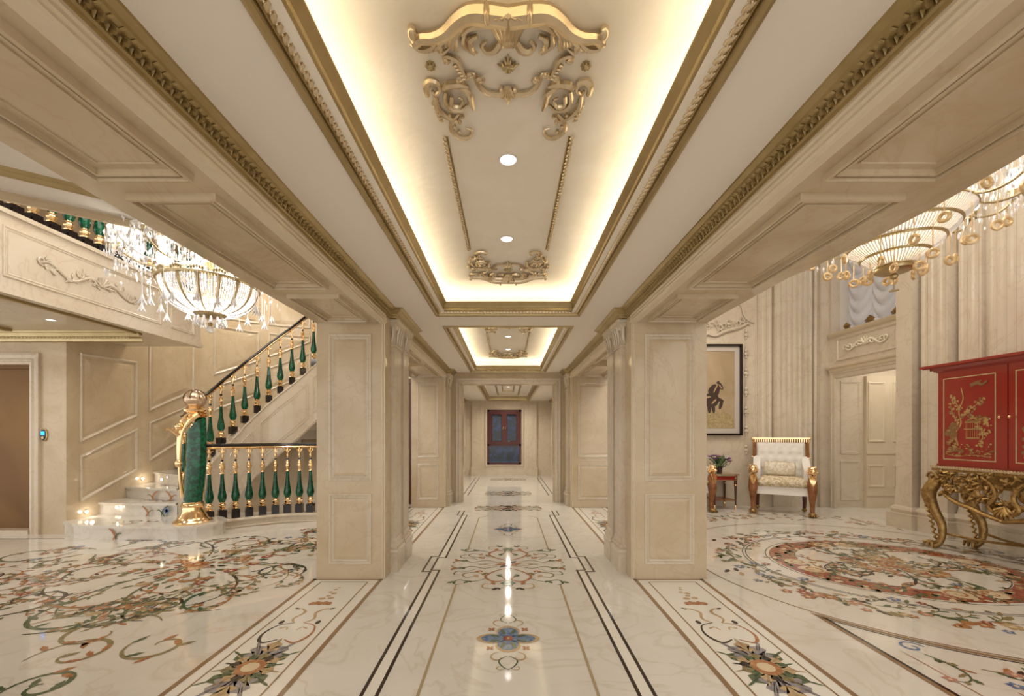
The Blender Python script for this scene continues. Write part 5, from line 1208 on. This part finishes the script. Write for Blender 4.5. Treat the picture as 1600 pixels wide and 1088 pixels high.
mb = MB(); mb.box(-.17, -.17, .15, .17, .17, .165); mb.build('lower_shelf', M_WOOD, st_)
vs_ = tag(thing('flower_vase', (3.50, 6.90, .586)), 'dark glass vase of purple and white flowers on the side table', 'vase')
M_VASE = mat('smoked_glass_vase', (.05, .03, .04), .05, trans=.4)
mb = MB(); mb.lathe([(.038, 0), (.042, .01), (.05, .08), (.056, .12), (.05, .118), (.04, .02), (.001, .015)], seg=16); mb.build('vase', M_VASE, vs_, True)
rnd = random.Random(2); mb = MB(); heads = []
for k in range(26):
    a = rnd.random() * 2 * PI; r = rnd.uniform(.03, .17); z = .30 - r * .45 + rnd.uniform(-.03, .05); p = (r * math.cos(a), r * .8 * math.sin(a), z); heads.append(p); mb.tube([(0, 0, .08), (p[0] * .4, p[1] * .4, z * .7), p], .003, 4)
mb.build('stems', M_GREEN, vs_)
M_LEAFG = mat('leaf_green', (.14, .22, .09), .5); M_PURP = mat('purple_petal', (.28, .12, .32), .6); M_PETW = mat('white_petal', (.8, .74, .76), .6); M_PKP = mat('mauve_petal', (.45, .2, .32), .6)
mb = MB()
for k in range(46):
    a = rnd.random() * 2 * PI; r = rnd.uniform(.02, .15); z = rnd.uniform(.12, .27); R = Matrix.Rotation(a, 3, 'Z') @ Matrix.Rotation(-.5 - rnd.random(), 3, 'Y'); mb.ell((r * math.cos(a), r * math.sin(a), z), (.05, .018, .004), 6, 4, R)
stuff(mb.build('leaves', M_LEAFG, vs_, True))
for k, p in enumerate(heads[:16]):
    mb = MB(); c = (M_PURP, M_PURP, M_PKP, M_PETW, M_PURP)[k % 5]; q = .042 if k % 5 == 3 else .036
    if k == 3: p = (.06, -.1, .26); q = .036
    for j in range(7): a = 2 * PI * j / 7; R = Matrix.Rotation(a, 3, 'Z') @ Matrix.Rotation(-.6, 3, 'Y'); mb.ell((p[0] + q * .6 * math.cos(a), p[1] + q * .6 * math.sin(a), p[2]), (q * .7, q * .4, q * .2), 5, 4, R)
    mb.ell((p[0], p[1], p[2] + .005), (q * .4, q * .4, q * .35), 6, 4); mb.build('blossom', c, vs_, True)

# ---------------------------------------------------------------- red cabinet on gilt stand
KX, KY0, KY1 = 4.68, 3.24, 4.52
cab = tag(thing('lacquer_cabinet', (KX, (KY0 + KY1) / 2, .90)), 'red lacquer cabinet with gold chinoiserie doors on a carved gilt stand', 'cabinet')
ky = (KY1 - KY0) / 2; KD = .5
mb = MB(); mb.box(0.0, -ky, 0, KD, ky, 1.02); mb.build('body', M_RED, cab)
mb = MB()
for (p, z0, z1) in ((.015, 1.0, 1.012), (.03, 1.012, 1.025), (.05, 1.025, 1.045), (.09, 1.045, 1.055), (.11, 1.055, 1.08)): mb.box(-p, -ky - p, z0, KD, ky + p, z1)
mb.planmould([(0, ky), (0, -ky)], [(-.0, .99), (-.05, 1.02), (-.08, 1.045)]); mb.build('cornice', M_RED, cab)
mb = MB(); mb.box(-.105, -ky - .105, 1.052, -.1, ky + .105, 1.058); mb.box(-.012, -ky - .012, .0, KD, ky + .012, .02); mb.build('gilt_line', M_RED, cab)
rnd = random.Random(61)
M_LGOLD = mat('gold_paint', (.5, .33, .13), .4, .3); M_LBRN = mat('brown_gold_paint', (.24, .12, .04), .45)
for s, sd in ((1, 'far'), (-1, 'near')):
    mb = MB(); a, b = (.004, ky - .01) if s > 0 else (-ky + .01, -.004); mb.box(-.018, a, .015, 0, b, 1.0); d = mb.build('door', M_RED, cab)
    mb = MB(); mb.frame((-.018, 0, 0), (0, 1, 0), (0, 0, 1), (-1, 0, 0), (a + .09, .07, b - .055, .93), [(0, 0), (0, .003), (.01, .003), (.01, 0)]); mb.build('gilt_border', M_CHAMP, d)
    mb = MB(); mb.lathe([(.004, 0), (.004, -.02), (.014, -.028), (.012, -.04), (.002, -.044)], (-.018, s * .04, .5), 10, 'x'); mb.build('knob', M_GILT, d, True)
    mb = MB(); cy0 = (a + b) / 2 + .015 * s; X = -.0195
    LAY = [0]
    def pt(u, v): return (X - LAY[0] * 1.2e-5, cy0 - u, v)     # u grows to the camera side (right in the picture)
    def fl(pts, w):
        LAY[0] += 1
        n = len(pts); vs = []
        for i in range(n):
            p, q = pts[max(i - 1, 0)], pts[min(i + 1, n - 1)]; dx, dy = q[0] - p[0], q[1] - p[1]; L = math.hypot(dx, dy) or 1; ww = w * (1 - .6 * i / n) / 2
            vs += [pt(pts[i][0] - dy / L * ww, pts[i][1] + dx / L * ww), pt(pts[i][0] + dy / L * ww, pts[i][1] - dx / L * ww)]
        mb.add(vs, [(2 * i, 2 * i + 1, 2 * i + 3, 2 * i + 2) for i in range(n - 1)])
    def bl(u, v, r, k=5, sq=1.):
        LAY[0] += 1; n = 7; mb.add([pt(u + r * math.cos(2 * PI * j / n), v + r * sq * math.sin(2 * PI * j / n)) for j in range(n)], [tuple(range(n))])
    mb.mi = 0
    fl(smooth([(-.1, .22), (-.12, .35), (-.07, .45), (-.09, .58), (-.05, .7), (-.07, .82)]), .02)
    for br in ([(-.09, .45), (-.15, .55), (-.17, .66)], [(-.07, .5), (0, .58), (.08, .64), (.13, .68)], [(-.08, .6), (-.13, .68), (-.15, .72)], [(.0, .58), (.03, .52), (.08, .5)], [(.1, .22), (.13, .34), (.08, .44), (.14, .5), (.17, .46)]):
        fl(smooth(br), .011)
        for u, v in smooth(br):
            for j in range(3): mb.mi = rnd.choice((0, 0, 1)); bl(u + rnd.uniform(-.025, .025), v + rnd.uniform(-.025, .025), rnd.uniform(.006, .014))
        mb.mi = 0
    mb.mi = 1
    for k in range(34): bl(-.16 + rnd.uniform(-.045, .05), .16 + rnd.random() * .28, rnd.uniform(.015, .03))
    for k in range(14): bl(.02 + rnd.uniform(-.2, .2), .14 + rnd.random() * .05, rnd.uniform(.01, .025), sq=.5)
    mb.mi = 0
    for k in range(60): bl(rnd.uniform(-.21, .21), .12 + rnd.random() ** 2 * .12, rnd.uniform(.005, .014), sq=.5)
    for k in range(26): bl(-.16 + rnd.uniform(-.045, .05), .16 + rnd.random() * .28, rnd.uniform(.005, .01))
    for k in range(30): bl(.15 + rnd.uniform(-.05, .05), .2 + rnd.random() * .3, rnd.uniform(.005, .012))
    fl([(-.03, .46), (.11, .46)], .012); fl([(-.04, .39), (.12, .39)], .01); fl([(-.02, .3), (.1, .3)], .012)
    for u in (-.02, 0, .02, .04, .06, .08, .1): fl([(u, .3), (u, .46)], .005)
    fl(smooth([(-.03, .46), (.04, .5), (.11, .46)]), .01); fl(smooth([(-.21, .13), (-.1, .11), (.05, .13), (.2, .11)]), .008)
    mb.mi = 1; fl([(-.02, .47), (.1, .47)], .02)
    fl(smooth([(.02, .83), (.08, .85), (.12, .83), (.17, .86)]), .035); fl([(.05, .85), (.12, .87)], .02)   # bird
    mb.build('chinoiserie_painting', [M_LGOLD, M_LBRN], d)
std = tag(thing('gilt_stand', (KX, (KY0 + KY1) / 2, 0)), 'carved openwork gilt stand with scrolling apron under the red cabinet', 'stand')
mb = MB(); mb.box(-.04, -ky - .04, .845, KD, ky + .04, .868)
mb.box(-.02, -ky - .02, .868, KD, ky + .02, .90); top = mb.build('top_frame', M_OLDG, std)
mb = MB(); y = -ky - .04
while y < ky + .04: mb.ell((-.045, y, .884), (.014, .02, .016), 6, 4, Matrix.Rotation(.5, 3, 'X')); y += .026
stuff(mb.build('rope_edge', M_CHAMP, top, True))
for sx, X0 in ((-1, 0), (1, KD - .06)):
    for sy in (-1, 1):
        mb = MB(); q = sy * ky
        mb.tube(smooth([(X0 + .03, q - sy * .04, .80), (X0 - .03, q + sy * .02, .70), (X0 - .05, q + sy * .06, .58), (X0 - .02, q + sy * .035, .42), (X0 + .01, q - sy * .02, .26), (X0 + .0, q - sy * .03, .12), (X0 - .03, q - sy * .01, .05), (X0 - .06, q + sy * .01, .035)]), [.05, .06, .062, .048, .038, .03, .036, .045], 9)
        lg = mb.build('cabriole_leg', M_OLDG, std, True)
        mb = MB()
        for k in range(10): t = k / 9; mb.tube([(X0 - .07 + .05 * t, q + sy * (.08 - .08 * t), .66 - .5 * t), (X0 - .09 + .05 * t, q + sy * (.1 - .09 * t), .62 - .5 * t), (X0 - .06 + .05 * t, q + sy * (.07 - .08 * t), .58 - .5 * t)], [.008, .014, .004], 5)
        for k in range(3): mb.tube([(X0 - .05, q + sy * .01 + (k - 1) * .03, .07), (X0 - .095, q + sy * .02 + (k - 1) * .04, .06), (X0 - .1, q + sy * .02 + (k - 1) * .045, .012)], [.02, .018, .01], 6)
        mb.tube([(X0 - .05 + .0, q + sy * .02 + a, .77 + b) for a, b in spiral(0, 0, .06, .01, 0, 1.4, 16)], [.012, .02, .01], 6)
        mb.build('acanthus_carving', M_OLDG, lg, True)
# apron scrolls (front, and far end)
mb = MB(); rnd = random.Random(15)
def scr(y, z, r, a0, tn, w, xo=0.): mb.tube([(-.03 - xo - .015 * math.sin(k), y + u, z + v) for k, (u, v) in enumerate(spiral(0, 0, r, r * .12, a0, tn, 18))], [w * .5, w, w * 1.1, w * .5], 6)
for s in (-1, 1):
    scr(s * .18, .68, .10, PI * .5, s * 1.6, .022); scr(s * .40, .74, .075, -PI / 2, -s * 1.4, .018); scr(s * .33, .60, .055, 0, s * 1.3, .016); scr(s * .53, .76, .06, PI, s * 1.2, .016); scr(s * .5, .64, .045, 1, -s * 1.2, .014); scr(s * .06, .56, .06, PI / 2, s * 1.2, .018); scr(s * .26, .79, .045, 2, s * 1.3, .014)
    mb.tube(smooth([(-.04, s * .57, .62), (-.045, s * .48, .56), (-.05, s * .38, .52), (-.055, s * .28, .5), (-.06, s * .16, .46), (-.06, 0, .42)]), [.016, .022, .024, .024, .02], 7)
    mb.tube(smooth([(-.04, s * .2, .82), (-.045, s * .1, .74), (-.055, s * .07, .64), (-.06, s * .12, .54), (-.06, s * .05, .48)]), [.014, .02, .02, .014], 7)
    for k in range(105):
        yy = s * rnd.uniform(.02, .6); zz = rnd.uniform(.50 + .12 * abs(yy) / .6, .84); a = rnd.random() * 6
        mb.tube([(-.02, yy, zz), (-.05, yy + .035 * math.cos(a), zz + .035 * math.sin(a)), (-.035, yy + .065 * math.cos(a + .5), zz + .065 * math.sin(a + .5))], [.009, .017, .006], 5)
for k in range(7): a = PI + PI * k / 6; mb.tube([(-.04, 0, .56), (-.075, .06 * math.cos(a), .52 + .05 * math.sin(a)), (-.06, .09 * math.cos(a), .5 + .08 * math.sin(a))], [.01, .016, .008], 5)
mb.build('openwork_apron', M_OLDG, std, True)
mb = MB(); 
for s in (-1, 1): mb.tube(smooth([(.02, s * (ky - .03), .17), (.1, s * .35, .16), (.2, s * .12, .17), (.24, 0, .18)]), .014, 6); mb.tube(smooth([(KD - .05, s * (ky - .03), .17), (.36, s * .35, .16), (.28, s * .12, .17), (.24, 0, .18)]), .014, 6)
mb.build('stretcher', M_OLDG, std, True)
mb = MB(); mb.box(.42, -ky + .03, .66, .44, ky - .03, .845); mb.build('back_rail', M_OLDG, std)

# ---------------------------------------------------------------- chandeliers
def chandelier_left(cx, cy, zb):
    t = tag(thing('crystal_chandelier', (cx, cy, zb)), 'crystal chandelier with beaded basket and glass shades, hanging in the staircase hall', 'chandelier')
    def R(u): return .11 + .29 * math.sin(u * PI / 2) ** .8
    def Z(u): return .02 + .27 * (1 - math.cos(u * PI / 2)) ** .9
    for k in range(16):
        a = 2 * PI * k / 16; mb = MB(); L = []
        for i in range(9):
            u = i / 8; w = .004 + .013 * u; r = R(u); L.append([(r * math.cos(a) - w * math.sin(a), r * math.sin(a) + w * math.cos(a), Z(u)), (r * math.cos(a) + w * math.sin(a), r * math.sin(a) - w * math.cos(a), Z(u)), ((r + .008) * math.cos(a), (r + .008) * math.sin(a), Z(u) - .004)])
        mb.loft(L); mb.build('basket_rib', M_GOLD, t)
    mb = MB()
    for k in range(112):
        if k % 7 == 0: continue
        a = 2 * PI * k / 112
        for i in range(1, 25): u = i / 25; r = R(u) - .004; mb.octa((r * math.cos(a), r * math.sin(a), Z(u)), .004 + .0075 * u, .0125)
    stuff(mb.build('basket_beads', M_CRYW, t))
    mb = MB(); mb.lathe([(.40, .28), (.42, .285), (.425, .3), (.41, .31), (.40, .31)], seg=40, caps=False)
    for k in range(16):
        a = 2 * PI * (k + .0) / 16
        for j in range(-2, 3): b = a + j * .05; mb.ell((.42 * math.cos(b), .42 * math.sin(b), .32 + .006 * (2 - abs(j))), (.012, .012, .018), 5, 4)
    mb.lathe([(.05, .04), (.13, .03), (.135, .015), (.12, .0), (.1, -.005), (.06, .0)], seg=24); mb.lathe([(.02, .0), (.03, -.03), (.015, -.06), (.025, -.08), (.01, -.1)], seg=10)
    mb.build('gilt_crown', M_GOLD, t, True)
    mb = MB(); mb.lathe([(.03, .35), (.045, .5), (.03, .7), (.06, .75), (.03, .85), (.03, 1.2), (.02, 2.2)], seg=12); mb.lathe([(.02, 2.15), (.12, 2.19), (.13, 2.24)], seg=16); mb.build('stem', M_GOLD, t, True)
    mb = MB(); mb.ell((0, 0, -.13), (.034, .034, .034), 10, 8); mb.build('crystal_ball', M_CRY, t)
    mb = MB()
    for k in range(14):
        a = 2 * PI * k / 14; x, y = .12 * math.cos(a), .12 * math.sin(a)
        for j in range(5): b = a + j * 1.25; mb.tube([(x, y, -.02), (x + .008 * math.cos(b), y + .008 * math.sin(b), -.06), (x + .02 * math.cos(b), y + .02 * math.sin(b), -.09)], [.006, .008, .002], 4)
    mb.build('bottom_drops', M_CRYW, t)
    rnd = random.Random(4)
    for tier, (n, ra, zc, up) in enumerate(((14, .66, .52, .1), (12, .5, .85, .1))):
        for k in range(n):
            a = 2 * PI * (k + .25 + tier * .5) / n; ca, sa = math.cos(a), math.sin(a)
            mb = MB(); mb.tube([(r * ca, r * sa, z) for r, z in smooth([(.05, zc), (ra * .4, zc - .1), (ra * .75, zc - .12), (ra, zc - .02), (ra, zc + .03)])], .009, 6)
            mb.lathe([(.012, 0), (.02, .02), (.014, .05), (.02, .06)], (ra * ca, ra * sa, zc + .01), 8)
            arm = mb.build('arm', M_CRYW if k % 2 else M_GOLD, t, True)
            mb = MB(); mb.lathe([(.03, zc + .04), (.055, zc + .06), (.072, zc + .1), (.07, zc + .16), (.05, zc + .22), (.052, zc + .28), (.065, zc + .33)], (ra * ca, ra * sa, 0), 12, caps=False); mb.build('glass_shade', M_CRY, arm, True)
            mb = MB(); mb.ell((ra * ca, ra * sa, zc + .13), (.02, .02, .05), 8, 6); mb.build('bulb', M_BULB, arm, True)
            mb = MB(); mb.lathe([(.02, zc + .03), (.07, zc + .025), (.08, zc + .035)], (ra * ca, ra * sa, 0), 12, caps=False)
            for j in range(12):
                b = 2 * PI * j / 12; x, y = ra * ca + .078 * math.cos(b), ra * sa + .078 * math.sin(b)
                mb.octa((x, y, zc + .015), .006, .008); mb.octa((x, y, zc - .03), .009, .036)
            mb.build('bobeche_drops', M_CRY, arm)
    mb = MB()   # swag chains and dense drops around
    for k in range(1500):
        a = rnd.random() * 2 * PI; r = .74 - .46 * rnd.random() ** 1.6; z = rnd.uniform(.30, 1.1) - max(0, r - .5) * rnd.random() * .5; mb.octa((r * math.cos(a), r * math.sin(a), z), rnd.uniform(.006, .013), rnd.uniform(.016, .04))
    for k in range(28):
        a = 2 * PI * k / 28; b = 2 * PI * (k + 1) / 28
        for i in range(14): u = i / 13; r = .62 + .06 * math.sin(PI * u); aa = a + (b - a) * u; mb.octa((r * math.cos(aa), r * math.sin(aa), .5 - .12 * math.sin(PI * u)), .006, .006)
    stuff(mb.build('crystal_drops', M_CRYW, t))
    for k in range(20):
        a = 2 * PI * k / 20 + .1; r = .52 if k % 2 else .44; z = .06 if k % 2 else .1; mb = MB(); x, y = r * math.cos(a), r * math.sin(a)
        mb.tube([(x, y, z + .25), (x, y, z)], .0025, 4)
        for j in range(6): b = j * PI / 3; mb.tube([(x, y, z), (x + .012 * math.cos(b), y + .012 * math.sin(b), z - .05), (x + .034 * math.cos(b), y + .034 * math.sin(b), z - .08)], [.006, .009, .002], 4)
        mb.build('lily_pendant', M_CRYW, t)
chandelier_left(-2.88, 4.02, 2.38)
lamp('chandelier_glow', 'POINT', (-2.88, 4.02, 2.95), 13, WHITE, .25)
lamp('chandelier_glow', 'POINT', (-2.88, 4.02, 2.58), 9, WHITE, .12)
def chandelier_right(cx, cy, zb):
    t = tag(thing('tiered_chandelier', (cx, cy, zb)), 'tiered crystal-rod chandelier with gilt ring pendants in the right hall', 'chandelier')
    mb = MB(); mb.lathe([(.001, .0), (.12, 0), (.14, .01), (.145, .03), (.14, .05), (.12, .06)], seg=32); mb.build('gilt_plate', M_GOLD, t, True)
    mb = MB(); mb.ell((0, 0, -.04), (.03, .03, .03), 8, 6); mb.tube([(0, 0, 0), (0, 0, -.16)], .004, 5); mb.lathe([(.001, -.004), (.035, -.004), (.035, .004), (.001, .004)], (0, 0, -.17), 12); mb.build('finial', M_GOLD, t, True)
    tiers = [(.15, .05, .235, .13), (.245, .15, .335, .23), (.345, .25, .43, .34), (.44, .36, .52, .45)]
    for i, (r0, z0, r1, z1) in enumerate(tiers):
        mb = MB(); mb.lathe([(r1, z1), (r1 + .014, z1 + .002), (r1 + .014, z1 + .014), (r1, z1 + .016)], seg=48, caps=False); mb.lathe([(r0, z0 - .01), (r0 + .008, z0 - .01), (r0 + .008, z0), (r0, z0)], seg=48, caps=False); rg = mb.build('gilt_ring', M_GOLD, t, True)
        mb = MB(); n = int(60 + i * 26)
        for k in range(n): a = 2 * PI * k / n; ca, sa = math.cos(a), math.sin(a); mb.tube([(r0 * ca, r0 * sa, z0), ((r0 + r1) / 2 * ca * 1.03, (r0 + r1) / 2 * sa * 1.03, (z0 + z1) / 2), (r1 * ca, r1 * sa, z1)], .0062, 4)
        stuff(mb.build('crystal_rods', M_CRYW, rg))
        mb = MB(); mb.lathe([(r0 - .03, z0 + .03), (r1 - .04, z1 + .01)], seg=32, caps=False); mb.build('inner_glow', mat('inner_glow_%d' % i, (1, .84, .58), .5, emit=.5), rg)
    mb = MB(); mb.tube([(0, 0, .05), (0, 0, 2.55)], .02, 8); mb.lathe([(.02, 2.5), (.14, 2.56), (.15, 2.62)], seg=16); mb.build('stem', M_GOLD, t, True)
    rnd = random.Random(9)
    for k in range(26):
        a = 2 * PI * k / 26 + .1; r = (.2, .5, .62, .36)[k % 4]; z = {0: -.02, 1: .1, 2: .2, 3: .02}[k % 4]; x, y = r * math.cos(a), r * math.sin(a)
        mb = MB(); mb.tube([(x, y, z + .3), (x, y, z + .04)], .004, 4); mb.tube([(x + .032 * math.cos(q) * math.cos(a + .6), y + .032 * math.cos(q) * math.sin(a + .6), z + .032 * math.sin(q)) for q in [2 * PI * j / 14 for j in range(15)]], .015, 6); mb.build('ring_pendant', M_RINGG, t, True)
    for k in range(14):
        a = 2 * PI * k / 14 + .15; ca, sa = math.cos(a), math.sin(a); ra, zc = .86, .55
        mb = MB(); mb.tube([(r * ca, r * sa, z) for r, z in smooth([(.45, .5), (.6, .42), (.75, .44), (ra, zc)])], .01, 6); mb.lathe([(.045, 0), (.05, .01), (.045, .05), (.05, .06), (.04, .07)], (ra * ca, ra * sa, zc), 12); arm = mb.build('arm', M_GOLD, t, True)
        mb = MB(); mb.lathe([(.03, zc + .07), (.06, zc + .1), (.065, zc + .17), (.05, zc + .24)], (ra * ca, ra * sa, 0), 12, caps=False); mb.build('glass_shade', M_CRY, arm, True)
        mb = MB(); mb.ell((ra * ca, ra * sa, zc + .13), (.02, .02, .04), 8, 6); mb.build('bulb', M_BULB, arm, True)
        mb = MB()
        for j in range(12): b = 2 * PI * j / 12; mb.octa((ra * ca + .07 * math.cos(b), ra * sa + .07 * math.sin(b), zc - .02), .008, .03)
        mb.build('drops', M_CRY, arm)
        mb = MB(); x, y, z = (ra - .06) * ca, (ra - .06) * sa, zc - .2; mb.tube([(x, y, z + .2), (x, y, z + .03)], .003, 4); mb.tube([(x + .034 * math.cos(q), y, z + .034 * math.sin(q)) for q in [2 * PI * j / 12 for j in range(13)]], .015, 6); mb.build('ring_pendant', M_RINGG, t, True)
    mb = MB()
    for k in range(1300): a = rnd.random() * 2 * PI; r = rnd.uniform(.5, 1.0); mb.octa((r * math.cos(a), r * math.sin(a), rnd.uniform(.38, .95)), rnd.uniform(.006, .013), rnd.uniform(.02, .04))
    stuff(mb.build('crystal_drops', M_CRYW, t))
chandelier_right(3.57, 3.85, 2.74)
lamp('chandelier_glow', 'POINT', (3.57, 3.85, 3.35), 10, WHITE, .25)
lamp('chandelier_glow', 'POINT', (3.57, 3.85, 2.95), 5, WARM, .06)

# ---------------------------------------------------------------- groups
for o in C.objects:
    if o.parent is None and o.get('label'):
        g = {'downlight': 'recessed downlights', 'step light': 'round lights along the first steps', 'rosette': 'gilt rosettes in the ceiling coves', 'ceiling ornament': 'gilded cartouches in the ceiling coves', 'armchair': 'lion-leg armchairs', 'balustrade': 'balustrades of green vase balusters', 'chandelier': 'chandeliers in the side halls'}.get(o.get('category'))
        if g: o['group'] = g
# ---------------------------------------------------------------- separate what does not touch
def clusters(me):
    n = len(me.vertices); par = list(range(n))
    def fd(a):
        while par[a] != a: par[a] = par[par[a]]; a = par[a]
        return a
    for e in me.edges:
        a, b = fd(e.vertices[0]), fd(e.vertices[1])
        if a != b: par[a] = b
    isl = {}
    for i in range(n): isl.setdefault(fd(i), []).append(i)
    L = list(isl.values())
    if len(L) > 700: return L, None
    bb = []
    for l in L:
        cs = [me.vertices[i].co for i in l]; bb.append([min(c[k] for c in cs) - .004 for k in range(3)] + [max(c[k] for c in cs) + .004 for k in range(3)])
    m = len(L); p2 = list(range(m))
    def f2(a):
        while p2[a] != a: p2[a] = p2[p2[a]]; a = p2[a]
        return a
    for i in range(m):
        for j in range(i + 1, m):
            A, B = bb[i], bb[j]
            if A[0] <= B[3] and B[0] <= A[3] and A[1] <= B[4] and B[1] <= A[4] and A[2] <= B[5] and B[2] <= A[5]:
                a, b = f2(i), f2(j)
                if a != b: p2[a] = b
    out = {}
    for i in range(m): out.setdefault(f2(i), []).extend(L[i])
    return list(out.values()), L
users = {}
for o in C.objects:
    if o.type == 'MESH' and o.parent is not None and o.get('kind') is None: users.setdefault(o.data, []).append(o)
for me, obs in users.items():
    cl, L = clusters(me)
    if len(cl) < 2: continue
    if len(cl) > 16 or L is None:
        for o in obs: o['kind'] = 'stuff'
        continue
    cl.sort(key=lambda c: -len(c)); idx = {}
    for k, c in enumerate(cl):
        for i in c: idx[i] = k
    polys = [[] for _ in cl]
    for p in me.polygons: polys[idx[p.vertices[0]]].append(p)
    news = []
    for k, c in enumerate(cl):
        mp = {v: i for i, v in enumerate(c)}
        m2 = bpy.data.meshes.new(me.name); m2.from_pydata([me.vertices[i].co[:] for i in c], [], [[mp[v] for v in p.vertices] for p in polys[k]])
        for mt in me.materials: m2.materials.append(mt)
        m2.polygons.foreach_set('material_index', [p.material_index for p in polys[k]])
        if polys[k] and polys[k][0].use_smooth:
            m2.polygons.foreach_set('use_smooth', [True] * len(polys[k])); m2.set_sharp_from_angle(angle=math.radians(42))
        news.append(m2)
    for o in obs:
        base = o.name.split('.')[0]; o.data = news[0]
        for m2 in news[1:]:
            q = bpy.data.objects.new(base, m2); C.objects.link(q); q.parent = o.parent; q.matrix_parent_inverse = o.matrix_parent_inverse.copy(); q.location = o.location; q.rotation_euler = o.rotation_euler
            if o.get('label'): q['label'] = o['label']
